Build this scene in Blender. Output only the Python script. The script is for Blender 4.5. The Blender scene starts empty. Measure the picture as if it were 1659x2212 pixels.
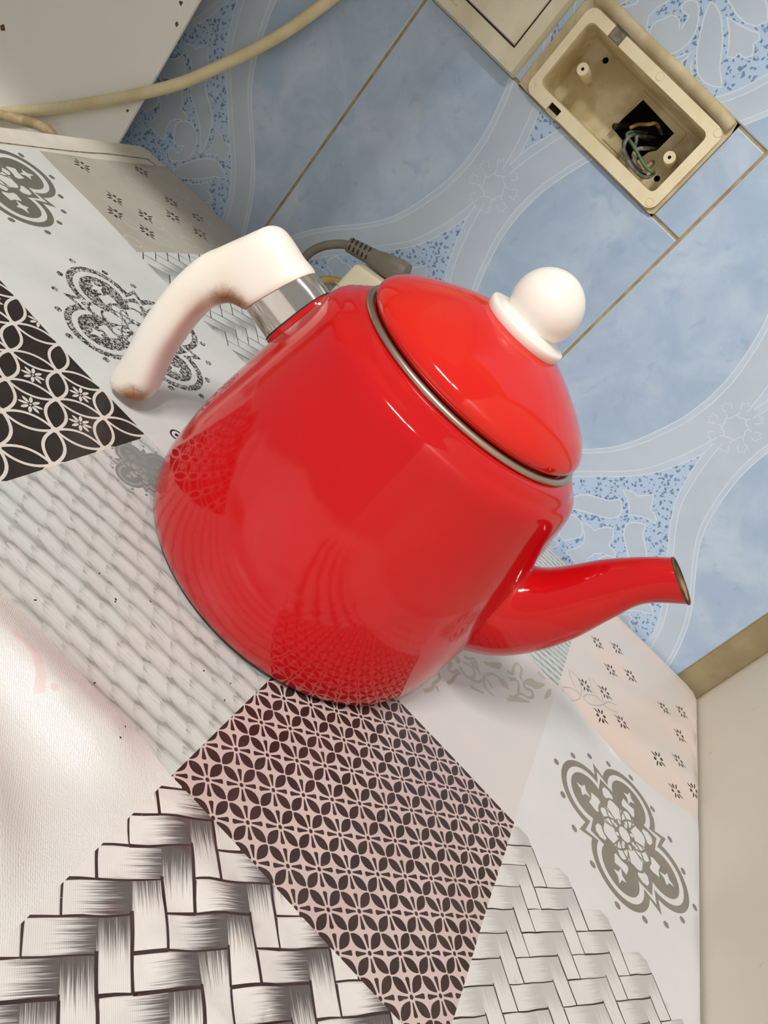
import bpy, bmesh, math, random
from mathutils import Vector, Matrix
from mathutils.geometry import delaunay_2d_cdt
from math import sin, cos, pi, radians, sqrt, atan2, hypot, floor
random.seed(7)
SC = bpy.context.scene
COL = SC.collection

# ------------------------------------------------------------------ camera
F_PX, IW, IH = 1703.13, 1659.0, 2212.0
ROLL, PITCH, YAW = 0.780215109, 0.459408190, -0.0509253469
CAM = Vector((0.268486729, -0.617273110, 0.215232379))
fwd = Vector((sin(YAW)*cos(PITCH), cos(YAW)*cos(PITCH), -sin(PITCH)))
r0 = Vector((cos(YAW), -sin(YAW), 0)); u0 = r0.cross(fwd)
rgt = cos(ROLL)*r0 + sin(ROLL)*u0
upv = -sin(ROLL)*r0 + cos(ROLL)*u0
cd = bpy.data.cameras.new('camera'); cam = bpy.data.objects.new('camera', cd); COL.objects.link(cam)
cam.matrix_world = Matrix(((rgt.x, upv.x, -fwd.x, CAM.x), (rgt.y, upv.y, -fwd.y, CAM.y), (rgt.z, upv.z, -fwd.z, CAM.z), (0, 0, 0, 1)))
cd.sensor_fit = 'HORIZONTAL'; cd.sensor_width = 36.0; cd.lens = 36.0*F_PX/IW
cd.clip_start = 0.01; cd.clip_end = 50
SC.camera = cam

# ------------------------------------------------------------------ light
W = bpy.data.worlds.new('world'); SC.world = W; W.use_nodes = True
W.node_tree.nodes['Background'].inputs[0].default_value = (1.0, 0.985, 0.96, 1)
W.node_tree.nodes['Background'].inputs[1].default_value = 0.36
def lamp(name, loc, target, size, sy, power, color=(1.0, 0.98, 0.94)):
    d = bpy.data.lights.new(name, 'AREA'); d.shape = 'RECTANGLE'; d.size = size; d.size_y = sy; d.energy = power; d.color = color
    o = bpy.data.objects.new(name, d); COL.objects.link(o); o.location = loc
    o.rotation_euler = (Vector(target)-Vector(loc)).to_track_quat('-Z', 'Y').to_euler()
    return o
lamp('tube_lamp', (-0.55, -2.10, 2.35), (0.15, -0.2, 0), 0.70, 0.12, 58)
lamp('bulb_lamp', (0.02, -2.10, 2.35), (0.2, -0.2, 0), 0.14, 0.14, 15)
SC.view_settings.view_transform = 'Standard'; SC.view_settings.look = 'None'
SC.view_settings.gamma = 1.0; SC.view_settings.use_curve_mapping = False
SC.view_settings.exposure = 0.0

# ------------------------------------------------------------------ materials
def lin(c):
    c = c/255.0
    return c/12.92 if c <= 0.04045 else ((c+0.055)/1.055)**2.4
def S(r, g, b): return (lin(r), lin(g), lin(b), 1.0)
MATS = {}
class NB:
    def __init__(s, name):
        s.m = bpy.data.materials.new(name); s.m.use_nodes = True; s.t = s.m.node_tree
        s.b = s.t.nodes['Principled BSDF']; MATS[name] = s.m
    def n(s, typ, **kw):
        nd = s.t.nodes.new(typ)
        for k, v in kw.items(): setattr(nd, k, v)
        return nd
    def put(s, sock, v):
        if isinstance(v, bpy.types.NodeSocket): s.t.links.new(v, sock)
        elif v is not None: sock.default_value = v
    def math(s, op, a, b=None, c=None, clamp=False):
        nd = s.n('ShaderNodeMath', operation=op, use_clamp=clamp)
        for i, v in enumerate((a, b, c)):
            if v is not None: s.put(nd.inputs[i], v)
        return nd.outputs[0]
    def obj(s): return s.n('ShaderNodeTexCoord').outputs['Object']
    def vmul(s, v, k):
        nd = s.n('ShaderNodeVectorMath', operation='MULTIPLY'); s.put(nd.inputs[0], v); nd.inputs[1].default_value = k; return nd.outputs[0]
    def noise(s, vec, scale, detail=3, rough=0.55, dist=0.0):
        nd = s.n('ShaderNodeTexNoise'); s.put(nd.inputs['Vector'], vec)
        nd.inputs['Scale'].default_value = scale; nd.inputs['Detail'].default_value = detail
        nd.inputs['Roughness'].default_value = rough; nd.inputs['Distortion'].default_value = dist
        return nd.outputs['Fac']
    def voro(s, vec, scale, feature='F1'):
        nd = s.n('ShaderNodeTexVoronoi', feature=feature); s.put(nd.inputs['Vector'], vec); nd.inputs['Scale'].default_value = scale
        return nd.outputs['Distance']
    def ramp(s, x, lo, hi):
        nd = s.n('ShaderNodeMapRange', interpolation_type='SMOOTHSTEP'); s.put(nd.inputs[0], x)
        nd.inputs[1].default_value = lo; nd.inputs[2].default_value = hi
        return nd.outputs[0]
    def mix(s, f, a, b):
        nd = s.n('ShaderNodeMix', data_type='RGBA'); s.put(nd.inputs[0], f); s.put(nd.inputs[6], a); s.put(nd.inputs[7], b)
        return nd.outputs[2]
    def bump(s, h, strength, dist=0.001):
        nd = s.n('ShaderNodeBump'); nd.inputs['Strength'].default_value = strength; nd.inputs['Distance'].default_value = dist
        s.put(nd.inputs['Height'], h); s.t.links.new(nd.outputs[0], s.b.inputs['Normal'])
    def fin(s, col=None, rough=0.5, metal=0.0, spec=0.5, coat=0.0, coat_rough=0.05):
        s.put(s.b.inputs['Base Color'], col); s.put(s.b.inputs['Roughness'], rough)
        s.b.inputs['Metallic'].default_value = metal; s.b.inputs['Specular IOR Level'].default_value = spec
        s.b.inputs['Coat Weight'].default_value = coat; s.b.inputs['Coat Roughness'].default_value = coat_rough
        return s.m
def mottled(name, c1, c2, scale=40, rough=0.5, lo=0.35, hi=0.65, spec=0.5, metal=0.0, coat=0.0, bump=0.0):
    b = NB(name); v = b.obj(); f = b.noise(v, scale, 4)
    if bump: b.bump(b.noise(v, scale*4, 3), bump, 0.0006)
    return b.fin(b.mix(b.ramp(f, lo, hi), c1, c2), rough, metal, spec, coat)

# enamel, metal, plastic
def enamel(name, c1, c2):
    b = NB(name); v = b.obj()
    f = b.ramp(b.noise(v, 14, 3), 0.3, 0.7)
    b.bump(b.noise(v, 55, 2), 0.04, 0.002)
    return b.fin(b.mix(f, c1, c2), 0.08, 0, 0.5, 0.0, 0.03)
enamel('red_enamel', S(192, 8, 15), S(199, 12, 19))
enamel('orange_red_enamel', S(212, 26, 15), S(216, 30, 19))
b = NB('steel_rim'); b.fin(b.mix(b.noise(b.obj(), 90, 3), S(168, 160, 140), S(206, 202, 186)), 0.34, 1.0)
b = NB('chrome'); b.bump(b.noise(b.obj(), 60, 2), 0.05, 0.002); b.fin(S(214, 208, 200), 0.10, 1.0)
mottled('dark_chipped_steel', S(38, 32, 28), S(90, 78, 60), 200, 0.5)
mottled('ochre_inside', S(168, 138, 80), S(120, 92, 48), 120, 0.5)
b = NB('ivory_plastic'); v = b.obj()
sp = b.n('ShaderNodeSeparateXYZ'); b.put(sp.inputs[0], v); x_, y_, z_ = sp.outputs
def blob(b, v, c, r, nz=0.5, sc=160):
    d = b.n('ShaderNodeVectorMath', operation='DISTANCE'); b.put(d.inputs[0], v); d.inputs[1].default_value = c
    q = b.math('DIVIDE', d.outputs['Value'], r); q = b.math('ADD', q, b.math('MULTIPLY', b.math('SUBTRACT', b.noise(v, sc, 4, 0.6), 0.5), nz))
    return b.ramp(q, 1.0, 0.35)
s1 = blob(b, v, (-0.0985, -0.0140, 0.0765), 0.0125); s2 = blob(b, v, (-0.1090, -0.0150, 0.0055), 0.0125); s3 = blob(b, v, (-0.108, -0.016, 0.067), 0.012)
sw = b.n('ShaderNodeTexWave', bands_direction='X'); b.put(sw.inputs['Vector'], v); sw.inputs['Scale'].default_value = 9; sw.inputs['Distortion'].default_value = 9; sw.inputs['Detail'].default_value = 1; sw.inputs['Detail Scale'].default_value = 1.4
c = b.mix(b.ramp(b.noise(v, 30, 2), 0.35, 0.7), S(250, 244, 236), S(247, 238, 222))
c = b.mix(b.math('MULTIPLY', s3, 0.2), c, S(206, 168, 112)); c = b.mix(b.math('MULTIPLY', s1, 0.95), c, S(158, 104, 34)); c = b.mix(b.math('MULTIPLY', s2, 0.95), c, S(160, 104, 40))
cr = b.ramp(b.voro(v, 190, 'DISTANCE_TO_EDGE'), 0.05, 0.0)
c = b.mix(b.math('MULTIPLY', cr, b.math('MULTIPLY', b.math('ADD', s1, s2, clamp=True), 0.5)), c, S(80, 46, 20))
b.bump(sw.outputs['Fac'], 0.25, 0.0015); b.fin(c, 0.34, 0, 0.5)
mottled('white_knob_plastic', S(243, 236, 228), S(246, 240, 232), 30, 0.28)

# wall tile print
b = NB('tile_marble'); v = b.obj()
oi = b.n('ShaderNodeObjectInfo').outputs['Random']
va = b.n('ShaderNodeVectorMath', operation='ADD'); b.put(va.inputs[0], v); b.put(va.inputs[1], b.math('MULTIPLY', oi, 0.4))
v2 = va.outputs[0]
f = b.ramp(b.noise(v2, 22, 5, 0.62, 0.5), 0.32, 0.72); g = b.ramp(b.noise(v2, 55, 4, 0.6, 1.2), 0.56, 0.72)
c = b.mix(f, S(164, 186, 213), S(188, 205, 224)); c = b.mix(b.math('MULTIPLY', g, 0.4), c, S(142, 166, 200))
b.fin(c, 0.16, 0, 0.5)
mottled('tile_band', S(183, 198, 215), S(190, 204, 219), 20, 0.16)
mottled('tile_line', S(207, 218, 230), S(214, 223, 233), 50, 0.16)
mottled('tile_halo', S(186, 203, 222), S(194, 209, 226), 40, 0.16)
b = NB('tile_speckle'); v = b.obj()
vd = b.n('ShaderNodeVectorMath', operation='ADD'); b.put(vd.inputs[0], v)
nt = b.n('ShaderNodeTexNoise'); b.put(nt.inputs['Vector'], v); nt.inputs['Scale'].default_value = 260
b.put(vd.inputs[1], b.vmul(nt.outputs['Color'], (0.006, 0.006, 0.006)))
f = b.math('MULTIPLY', b.ramp(b.voro(vd.outputs[0], 300), 0.42, 0.30), b.ramp(b.noise(v, 330, 1), 0.38, 0.46))
b.fin(b.mix(b.math('MULTIPLY', f, 0.85), S(180, 203, 230), S(96, 122, 164)), 0.16, 0, 0.5)
mottled('grout', S(176, 160, 118), S(150, 132, 92), 90, 0.85, bump=0.4)
mottled('mortar', S(204, 192, 160), S(184, 168, 130), 60, 0.8, bump=0.35)
mottled('rough_tan_mortar', S(158, 144, 112), S(146, 130, 98), 40, 0.85, bump=0.4)
b = NB('beige_plaster'); v = b.obj()
c = b.mix(b.ramp(b.noise(v, 6, 4), 0.3, 0.7), S(240, 232, 216), S(232, 223, 204))
c = b.mix(b.math('MULTIPLY', b.ramp(b.noise(v, 70, 4, 0.7), 0.66, 0.76), 0.3), c, S(150, 138, 112))
b.bump(b.noise(v, 240, 3), 0.12, 0.0008); b.fin(c, 0.55, 0, 0.4)
# plastics and cables
b = NB('cream_plastic'); v = b.obj()
c = b.mix(b.ramp(b.noise(v, 60, 4), 0.35, 0.7), S(240, 228, 196), S(232, 218, 182)); c = b.mix(b.math('MULTIPLY', b.ramp(b.noise(v, 180, 4, 0.7), 0.62, 0.74), 0.4), c, S(170, 148, 104))
b.fin(c, 0.4)
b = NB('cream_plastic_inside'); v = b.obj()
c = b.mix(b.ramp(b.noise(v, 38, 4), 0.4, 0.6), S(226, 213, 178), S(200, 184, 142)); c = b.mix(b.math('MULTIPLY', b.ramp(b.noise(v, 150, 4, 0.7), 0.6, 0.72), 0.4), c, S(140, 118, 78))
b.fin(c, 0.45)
mottled('switch_plastic', S(224, 219, 196), S(216, 209, 182), 50, 0.35)
mottled('dark_gap', S(40, 30, 18), S(24, 18, 12), 100, 0.8)
mottled('black_cavity', S(10, 8, 8), S(20, 17, 16), 80, 0.9)
mottled('grey_mortar', S(140, 134, 118), S(112, 104, 90), 260, 0.9, bump=0.5)
mottled('cream_cable', S(232, 220, 180), S(222, 206, 160), 60, 0.42)
mottled('dirty_cream_cable', S(206, 190, 150), S(170, 148, 106), 90, 0.5)
mottled('grey_rubber', S(130, 126, 112), S(118, 114, 100), 60, 0.5)
mottled('dark_slot', S(52, 48, 40), S(40, 36, 30), 60, 0.7)
mottled('ochre_cable', S(186, 158, 96), S(168, 138, 78), 60, 0.45)
mottled('adaptor_plastic', S(244, 236, 208), S(238, 228, 196), 40, 0.4)
mottled('green_wire', S(92, 130, 92), S(66, 98, 70), 200, 0.5)
mottled('yellow_wire', S(206, 180, 110), S(130, 100, 54), 120, 0.5)
mottled('grey_wire', S(128, 132, 130), S(84, 84, 80), 160, 0.5)
mottled('dirty_white_wire', S(196, 190, 174), S(140, 130, 112), 160, 0.5)
mottled('dark_wire', S(56, 48, 44), S(34, 28, 26), 160, 0.5)
# appliance and table
b = NB('white_enamelled_sheet'); v = b.obj()
c = b.mix(b.ramp(b.noise(v, 9, 4), 0.3, 0.7), S(247, 246, 242), S(243, 241, 236))
b.bump(b.noise(v, 300, 2), 0.05, 0.0005); b.fin(c, 0.35)
mottled('rust_spot', S(70, 58, 40), S(120, 98, 62), 300, 0.9)
mottled('white_table_plastic', S(222, 217, 206), S(214, 207, 193), 40, 0.4)
mottled('dirt_groove', S(150, 138, 124), S(110, 96, 84), 160, 0.8)
mottled('floor_grey', S(150, 146, 140), S(136, 130, 122), 8, 0.6)

# tablecloth print
def cloth(name, c1, c2, scale=30, rough=0.36, twill=0.05, sparkle=0.0, spec=0.45, worn=None):
    b = NB(name); v = b.obj()
    c = b.mix(b.ramp(b.noise(v, scale, 4), 0.35, 0.68), c1, c2)
    if worn: c = b.mix(b.math('MULTIPLY', b.ramp(b.noise(v, 420, 3, 0.7), worn, worn+0.06), 0.7), c, S(196, 176, 170))
    w = b.n('ShaderNodeTexWave', bands_direction='DIAGONAL'); b.put(w.inputs['Vector'], v); w.inputs['Scale'].default_value = 760; w.inputs['Distortion'].default_value = 0.6
    h = w.outputs['Fac']
    if sparkle: h = b.math('ADD', b.math('MULTIPLY', h, 0.3), b.math('MULTIPLY', b.noise(v, 1500, 2, 0.7), sparkle))
    b.bump(h, twill, 0.0005)
    return b.fin(c, rough, 0, spec)
cloth('print_white', S(211, 211, 211), S(216, 214, 214))
cloth('print_cool_white', S(205, 208, 206), S(213, 213, 211))
cloth('print_pinkish_white', S(212, 205, 202), S(206, 203, 201), 16)
cloth('print_peach', S(222, 202, 191), S(211, 204, 200), 14)
cloth('print_grey_field', S(178, 173, 162), S(170, 165, 155), 20)
cloth('print_satin', S(222, 219, 218), S(214, 212, 211), 26, 0.27, 0.38, 1.6, 0.7)
cloth('print_pink_satin', S(202, 184, 180), S(194, 172, 169), 18, 0.33, 0.14, 0.3, 0.5)
cloth('print_weave_ground', S(138, 142, 140), S(164, 166, 164), 60, 0.4)
cloth('print_weave_far', S(190, 194, 190), S(176, 180, 176), 60, 0.4)
cloth('ink_brown', S(52, 36, 34), S(64, 46, 43), 60, 0.34, 0.05, 0.2, 0.45, 0.70)
cloth('ink_black', S(38, 32, 30), S(48, 41, 38), 60, 0.36, 0.03, 0, 0.4)
cloth('ink_pale', S(214, 207, 202), S(206, 200, 194), 60, 0.38)
cloth('ink_grey', S(128, 122, 114), S(136, 130, 120), 40, 0.38)
cloth('ink_dark_grey', S(98, 98, 90), S(108, 106, 96), 40, 0.38)
cloth('ink_mid_grey', S(126, 130, 127), S(134, 137, 134), 40, 0.38)
cloth('ink_faint_beige', S(190, 180, 166), S(182, 172, 160), 40, 0.38)
cloth('ink_faint_light', S(190, 188, 178), S(184, 181, 172), 40, 0.38)
cloth('ink_pink', S(220, 202, 200), S(214, 196, 195), 40, 0.36)
b = NB('ink_sketchy'); v = b.obj()
f = b.ramp(b.noise(v, 640, 2, 0.65, 1.2), 0.56, 0.50)
b.fin(b.mix(f, S(196, 194, 190), S(44, 38, 36)), 0.38)
def motif(b):
    u = b.n('ShaderNodeUVMap'); u.uv_map = 'motif'
    sp = b.n('ShaderNodeSeparateXYZ'); b.put(sp.inputs[0], u.outputs[0])
    idn = b.math('FLOOR', sp.outputs[0]); s = b.math('FRACT', sp.outputs[0])
    return s, sp.outputs[1], idn
def strip(name, base, base2, ink, strength, tw=0.05, sparkle=0.0, rough=0.34):
    b = NB(name); s, t, idn = motif(b)
    cv = b.n('ShaderNodeCombineXYZ'); b.put(cv.inputs[0], b.math('ADD', b.math('MULTIPLY', s, 0.9), b.math('MULTIPLY', idn, 3.7))); b.put(cv.inputs[1], b.math('MULTIPLY', t, 30.0)); b.put(cv.inputs[2], b.math('MULTIPLY', idn, 1.31))
    st = b.noise(cv.outputs[0], 1.0, 3, 0.7)
    rnd = b.n('ShaderNodeTexWhiteNoise', noise_dimensions='1D'); b.put(rnd.inputs['W'], idn)
    e = b.math('ADD', b.math('SUBTRACT', s, 0.72), b.math('MULTIPLY', b.math('SUBTRACT', st, 0.45), 1.5))
    e = b.math('ADD', e, b.math('MULTIPLY', rnd.outputs['Value'], 0.32))
    f = b.ramp(e, -0.12, 0.42)
    ed = b.ramp(b.math('ABSOLUTE', b.math('SUBTRACT', t, 0.5)), 0.40, 0.5)
    f = b.math('ADD', f, b.math('MULTIPLY', ed, b.math('MULTIPLY', st, 0.6)), clamp=True)
    f = b.math('MULTIPLY', f, strength)
    v = b.obj(); c = b.mix(b.ramp(b.noise(v, 60, 3), 0.35, 0.65), base, base2)
    w = b.n('ShaderNodeTexWave', bands_direction='DIAGONAL'); b.put(w.inputs['Vector'], v); w.inputs['Scale'].default_value = 760
    h = w.outputs['Fac']
    if sparkle: h = b.math('ADD', h, b.math('MULTIPLY', b.noise(v, 1500, 2, 0.7), sparkle))
    b.bump(h, tw, 0.0005)
    return b.fin(b.mix(f, c, ink), rough)
strip('strip_dark', S(220, 215, 213), S(211, 207, 205), S(56, 44, 42), 0.9, 0.16, 0.6, 0.32)
strip('strip_light', S(215, 213, 210), S(210, 210, 207), S(130, 128, 126), 0.42)
strip('strip_far', S(206, 208, 205), S(198, 201, 198), S(84, 84, 82), 0.5)
b = NB('woven_grain'); s, t, idn = motif(b)
cv = b.n('ShaderNodeCombineXYZ'); b.put(cv.inputs[0], b.math('ADD', b.math('MULTIPLY', s, 1.6), b.math('MULTIPLY', idn, 5.3))); b.put(cv.inputs[1], b.math('MULTIPLY', t, 15.0)); b.put(cv.inputs[2], idn)
st = b.noise(cv.outputs[0], 1.0, 3, 0.65)
fib = b.ramp(st, 0.47, 0.36)
mid = b.math('MULTIPLY', b.math('SUBTRACT', 1.0, s), s)          # 0 at the ends, .25 in the middle
endf = b.ramp(mid, 0.20, 0.06)
edg = b.ramp(b.math('ABSOLUTE', b.math('SUBTRACT', t, 0.5)), 0.24, 0.5)
lo = b.ramp(t, 0.55, 0.0)
c = b.mix(b.ramp(b.noise(b.obj(), 24, 3), 0.38, 0.62), S(199, 206, 204), S(203, 203, 202))
c = b.mix(b.math('MULTIPLY', endf, 0.40), c, S(158, 163, 161)); c = b.mix(b.math('MULTIPLY', lo, 0.35), c, S(150, 152, 150))
c = b.mix(b.math('MULTIPLY', edg, 0.45), c, S(120, 122, 120))
c = b.mix(b.math('MULTIPLY', fib, b.math('ADD', b.math('MULTIPLY', endf, 0.5), 0.22)), c, S(84, 86, 84))
b.fin(c, 0.38)

# ------------------------------------------------------------------ helpers
def props(o, label=None, cat=None, group=None, kind=None):
    if label: o['label'] = label
    if cat: o['category'] = cat
    if group: o['group'] = group
    if kind: o['kind'] = kind
    return o
def link(o, parent=None):
    COL.objects.link(o)
    if parent: o.parent = parent
    return o
def empty(name, loc=(0, 0, 0), rotz=0.0):
    o = bpy.data.objects.new(name, None); o.empty_display_size = 0.02; link(o); o.location = loc; o.rotation_euler = (0, 0, rotz); return o
def mesh_obj(name, verts, faces, mat, parent=None, smooth=False, fix=True):
    me = bpy.data.meshes.new(name); me.from_pydata([tuple(v) for v in verts], [], faces); me.update()
    if fix:
        bm = bmesh.new(); bm.from_mesh(me); bmesh.ops.remove_doubles(bm, verts=bm.verts, dist=1e-6); bmesh.ops.recalc_face_normals(bm, faces=bm.faces); bm.to_mesh(me); bm.free()
    me.materials.append(MATS[mat])
    if smooth: me.polygons.foreach_set('use_smooth', [True]*len(me.polygons))
    return link(bpy.data.objects.new(name, me), parent)
def bm_obj(name, bm, mat, parent=None, smooth=None, recalc=True):
    if recalc: bmesh.ops.recalc_face_normals(bm, faces=bm.faces)
    me = bpy.data.meshes.new(name); bm.to_mesh(me); bm.free(); me.materials.append(MATS[mat])
    if smooth is not None:
        me.polygons.foreach_set('use_smooth', [True]*len(me.polygons))
        if smooth < 180: me.set_sharp_from_angle(angle=radians(smooth))
    return link(bpy.data.objects.new(name, me), parent)
def box_bm(x0, x1, y0, y1, z0, z1, bev=0.0, seg=2, bm=None):
    b_ = bmesh.new(); bmesh.ops.create_cube(b_, size=1.0)
    for v in b_.verts: v.co = Vector(((x0+x1)/2+v.co.x*(x1-x0), (y0+y1)/2+v.co.y*(y1-y0), (z0+z1)/2+v.co.z*(z1-z0)))
    if bev: bmesh.ops.bevel(b_, geom=b_.edges[:], offset=bev, segments=seg, affect='EDGES', profile=0.5)
    if bm is None: return b_
    me = bpy.data.meshes.new('t'); b_.to_mesh(me); b_.free(); bm.from_mesh(me); bpy.data.meshes.remove(me); return bm
def lathe(name, prof, mat, parent=None, n=96, sharp=None, close=False):
    verts, faces = [], []; m = len(prof)
    for i in range(n):
        a = 2*pi*i/n
        for r, z in prof: verts.append((r*cos(a), r*sin(a), z))
    for i in range(n):
        j = (i+1) % n
        for k in range(m-1 if not close else m):
            l = (k+1) % m
            faces.append((i*m+k, j*m+k, j*m+l, i*m+l))
    o = mesh_obj(name, verts, faces, mat, parent, True)
    if sharp: o.data.set_sharp_from_angle(angle=radians(sharp))
    return o
def crom(P, k):
    out = []; n = len(P); dim = len(P[0])
    for i in range(n-1):
        p0, p1, p2, p3 = P[max(i-1, 0)], P[i], P[i+1], P[min(i+2, n-1)]
        for j in range(k):
            t = j/k
            out.append(tuple(0.5*((2*p1[d])+(-p0[d]+p2[d])*t+(2*p0[d]-5*p1[d]+4*p2[d]-p3[d])*t*t+(-p0[d]+3*p1[d]-3*p2[d]+p3[d])*t**3) for d in range(dim)))
    out.append(tuple(P[-1])); return out
def tube(name, pts, r, mat, parent=None, n=12, k=8, taper=None, cap=True):
    P = [Vector(p) for p in crom(pts, k)]; verts, faces = [], []
    up = Vector((0, 0, 1)); prev = None
    for i, p in enumerate(P):
        d = (P[min(i+1, len(P)-1)]-P[max(i-1, 0)]).normalized()
        a = (prev - d*prev.dot(d)) if prev else d.orthogonal()
        a.normalize(); prev = a; c_ = d.cross(a)
        rr = r if taper is None else r*taper(i/(len(P)-1))
        for q in range(n): verts.append(p+a*rr*cos(2*pi*q/n)+c_*rr*sin(2*pi*q/n))
    for i in range(len(P)-1):
        for q in range(n):
            w = (q+1) % n; faces.append((i*n+q, i*n+w, (i+1)*n+w, (i+1)*n+q))
    if cap: faces.append(tuple(range(n))); faces.append(tuple(range((len(P)-1)*n, len(P)*n)))
    return mesh_obj(name, verts, faces, mat, parent, True)
def loft(name, secs, az, mat, parent, k=6, n=28, e=2.0, cap0=True, cap1=True, inner=None):
    """secs: (Ua,Uz, Ia,Iz, half thickness) in the vertical plane at azimuth az; superellipse sections between U and I"""
    u = Vector((cos(az), sin(az), 0)); w = Vector((-sin(az), cos(az), 0)); Z = Vector((0, 0, 1))
    S_ = crom(secs, k); verts, faces = [], []
    for s in S_:
        U = u*s[0]+Z*s[1]; I = u*s[2]+Z*s[3]; c_ = (U+I)/2; h = (U-I)/2
        for q in range(n):
            a = 2*pi*q/n; ca, sa = cos(a), sin(a)
            verts.append(c_+h*(abs(ca)**(2/e)*(1 if ca >= 0 else -1))+w*s[4]*(abs(sa)**(2/e)*(1 if sa >= 0 else -1)))
    for i in range(len(S_)-1):
        for q in range(n):
            r_ = (q+1) % n; faces.append((i*n+q, i*n+r_, (i+1)*n+r_, (i+1)*n+q))
    if cap0: faces.append(tuple(range(n)))
    if cap1: faces.append(tuple(range((len(S_)-1)*n, len(S_)*n)))
    return mesh_obj(name, verts, faces, mat, parent, True)

# ---- painter's mesh: later polygons lie on top of earlier ones; every printed shape becomes faces of the one sheet
def ccw(P):
    a = sum(P[i][0]*P[(i+1) % len(P)][1]-P[(i+1) % len(P)][0]*P[i][1] for i in range(len(P)))
    return list(P) if a > 0 else list(P)[::-1]
class Paint:
    def __init__(s): s.polys = []; s.pts = []
    def add(s, poly, mat, uv=None): s.polys.append((ccw(poly), mat, uv))
    def stroke(s, pts, w, mat, w1=None, chunk=7):
        n = len(pts); N = []
        for i in range(n):
            a = pts[max(i-1, 0)]; c_ = pts[min(i+1, n-1)]; dx, dy = c_[0]-a[0], c_[1]-a[1]; l = hypot(dx, dy) or 1
            h = (w if w1 is None else w+(w1-w)*i/(n-1))/2
            N.append((-dy/l*h, dx/l*h))
        i = 0
        while i < n-1:
            j = min(i+chunk, n-1)
            L = [(pts[q][0]+N[q][0], pts[q][1]+N[q][1]) for q in range(i, j+1)]
            R = [(pts[q][0]-N[q][0], pts[q][1]-N[q][1]) for q in range(j, i-1, -1)]
            s.add(L+R, mat); i = j
    def loop(s, pts, w, mat, chunk=7): s.stroke(list(pts)+[pts[0], pts[1]], w, mat, chunk=chunk)
    def build(s, clip):
        """clip: polygons the sheet is cut to (all of them). Returns verts, [(tri, mat, uv)]"""
        vs, fs = [], []
        def put(P):
            k = len(vs); vs.extend(Vector((p[0], p[1])) for p in P); fs.append(list(range(k, k+len(P))))
        for P in clip: put(ccw(P))
        nc = len(clip)
        xs = [p[0] for p in clip[0]]; ys = [p[1] for p in clip[0]]; bx = (min(xs), max(xs), min(ys), max(ys))
        ref = [None]*nc
        for P, m, uv in s.polys:
            if max(p[0] for p in P) < bx[0] or min(p[0] for p in P) > bx[1] or max(p[1] for p in P) < bx[2] or min(p[1] for p in P) > bx[3]: continue
            put(P); ref.append((m, uv))
        vs.extend(Vector(p) for p in s.pts if bx[0] <= p[0] <= bx[1] and bx[2] <= p[1] <= bx[3])
        V, _, Fc, _, _, FO = delaunay_2d_cdt(vs, [], fs, 0, 1e-6, True)
        out = []
        for f, o in zip(Fc, FO):
            o = set(o)
            if not all(i in o for i in range(nc)): continue
            q = [i for i in o if i >= nc]
            if not q: continue
            out.append((f,)+ref[max(q)])
        return V, out
def painted_mesh(name, sheets, to3d, parent=None, smooth=False, extra=None):
    """sheets: list of (V, faces) -> one mesh with material slots and a 'motif' UV layer"""
    verts, faces, mi, uvs = [], [], [], []; slots = []
    for V, fl in sheets:
        k = len(verts); verts.extend(to3d(v[0], v[1]) for v in V)
        for f, m, uv in fl:
            if m not in slots: slots.append(m)
            faces.append([i+k for i in f]); mi.append(slots.index(m))
            for i in f: uvs.append(uv(V[i][0], V[i][1]) if uv else (0.5, 0.5))
    if extra:
        k = len(verts); ev, ef, em = extra; verts.extend(ev)
        if em not in slots: slots.append(em)
        for f in ef: faces.append([i+k for i in f]); mi.append(slots.index(em)); uvs.extend([(0.5, 0.5)]*len(f))
    me = bpy.data.meshes.new(name); me.from_pydata([tuple(v) for v in verts], [], faces)
    me.polygons.foreach_set('material_index', mi)
    ul = me.uv_layers.new(name='motif'); flat = [c_ for p in uvs for c_ in p]; ul.data.foreach_set('uv', flat)
    for m in slots: me.materials.append(MATS[m])
    if smooth: me.polygons.foreach_set('use_smooth', [True]*len(faces))
    me.update()
    return link(bpy.data.objects.new(name, me), parent)
def rect(x0, x1, y0, y1): return [(x0, y0), (x1, y0), (x1, y1), (x0, y1)]
def rrect(x0, x1, y0, y1, r, n=5):
    P = []
    for cx, cy, a0 in ((x1-r, y0+r, -pi/2), (x1-r, y1-r, 0), (x0+r, y1-r, pi/2), (x0+r, y0+r, pi)):
        for i in range(n+1): a = a0+pi/2*i/n; P.append((cx+r*cos(a), cy+r*sin(a)))
    return P
def ell(cx, cy, a, b_, rot=0.0, n=14):
    return [(cx+a*cos(t)*cos(rot)-b_*sin(t)*sin(rot), cy+a*cos(t)*sin(rot)+b_*sin(t)*cos(rot)) for t in (2*pi*i/n for i in range(n))]
def smooth_closed(P, k=3):
    n = len(P); out = []
    for i in range(n):
        p0, p1, p2, p3 = P[i-1], P[i], P[(i+1) % n], P[(i+2) % n]
        for j in range(k):
            t = j/k
            out.append(tuple(0.5*((2*p1[d])+(-p0[d]+p2[d])*t+(2*p0[d]-5*p1[d]+4*p2[d]-p3[d])*t*t+(-p0[d]+3*p1[d]-3*p2[d]+p3[d])*t**3) for d in range(2)))
    return out
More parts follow.
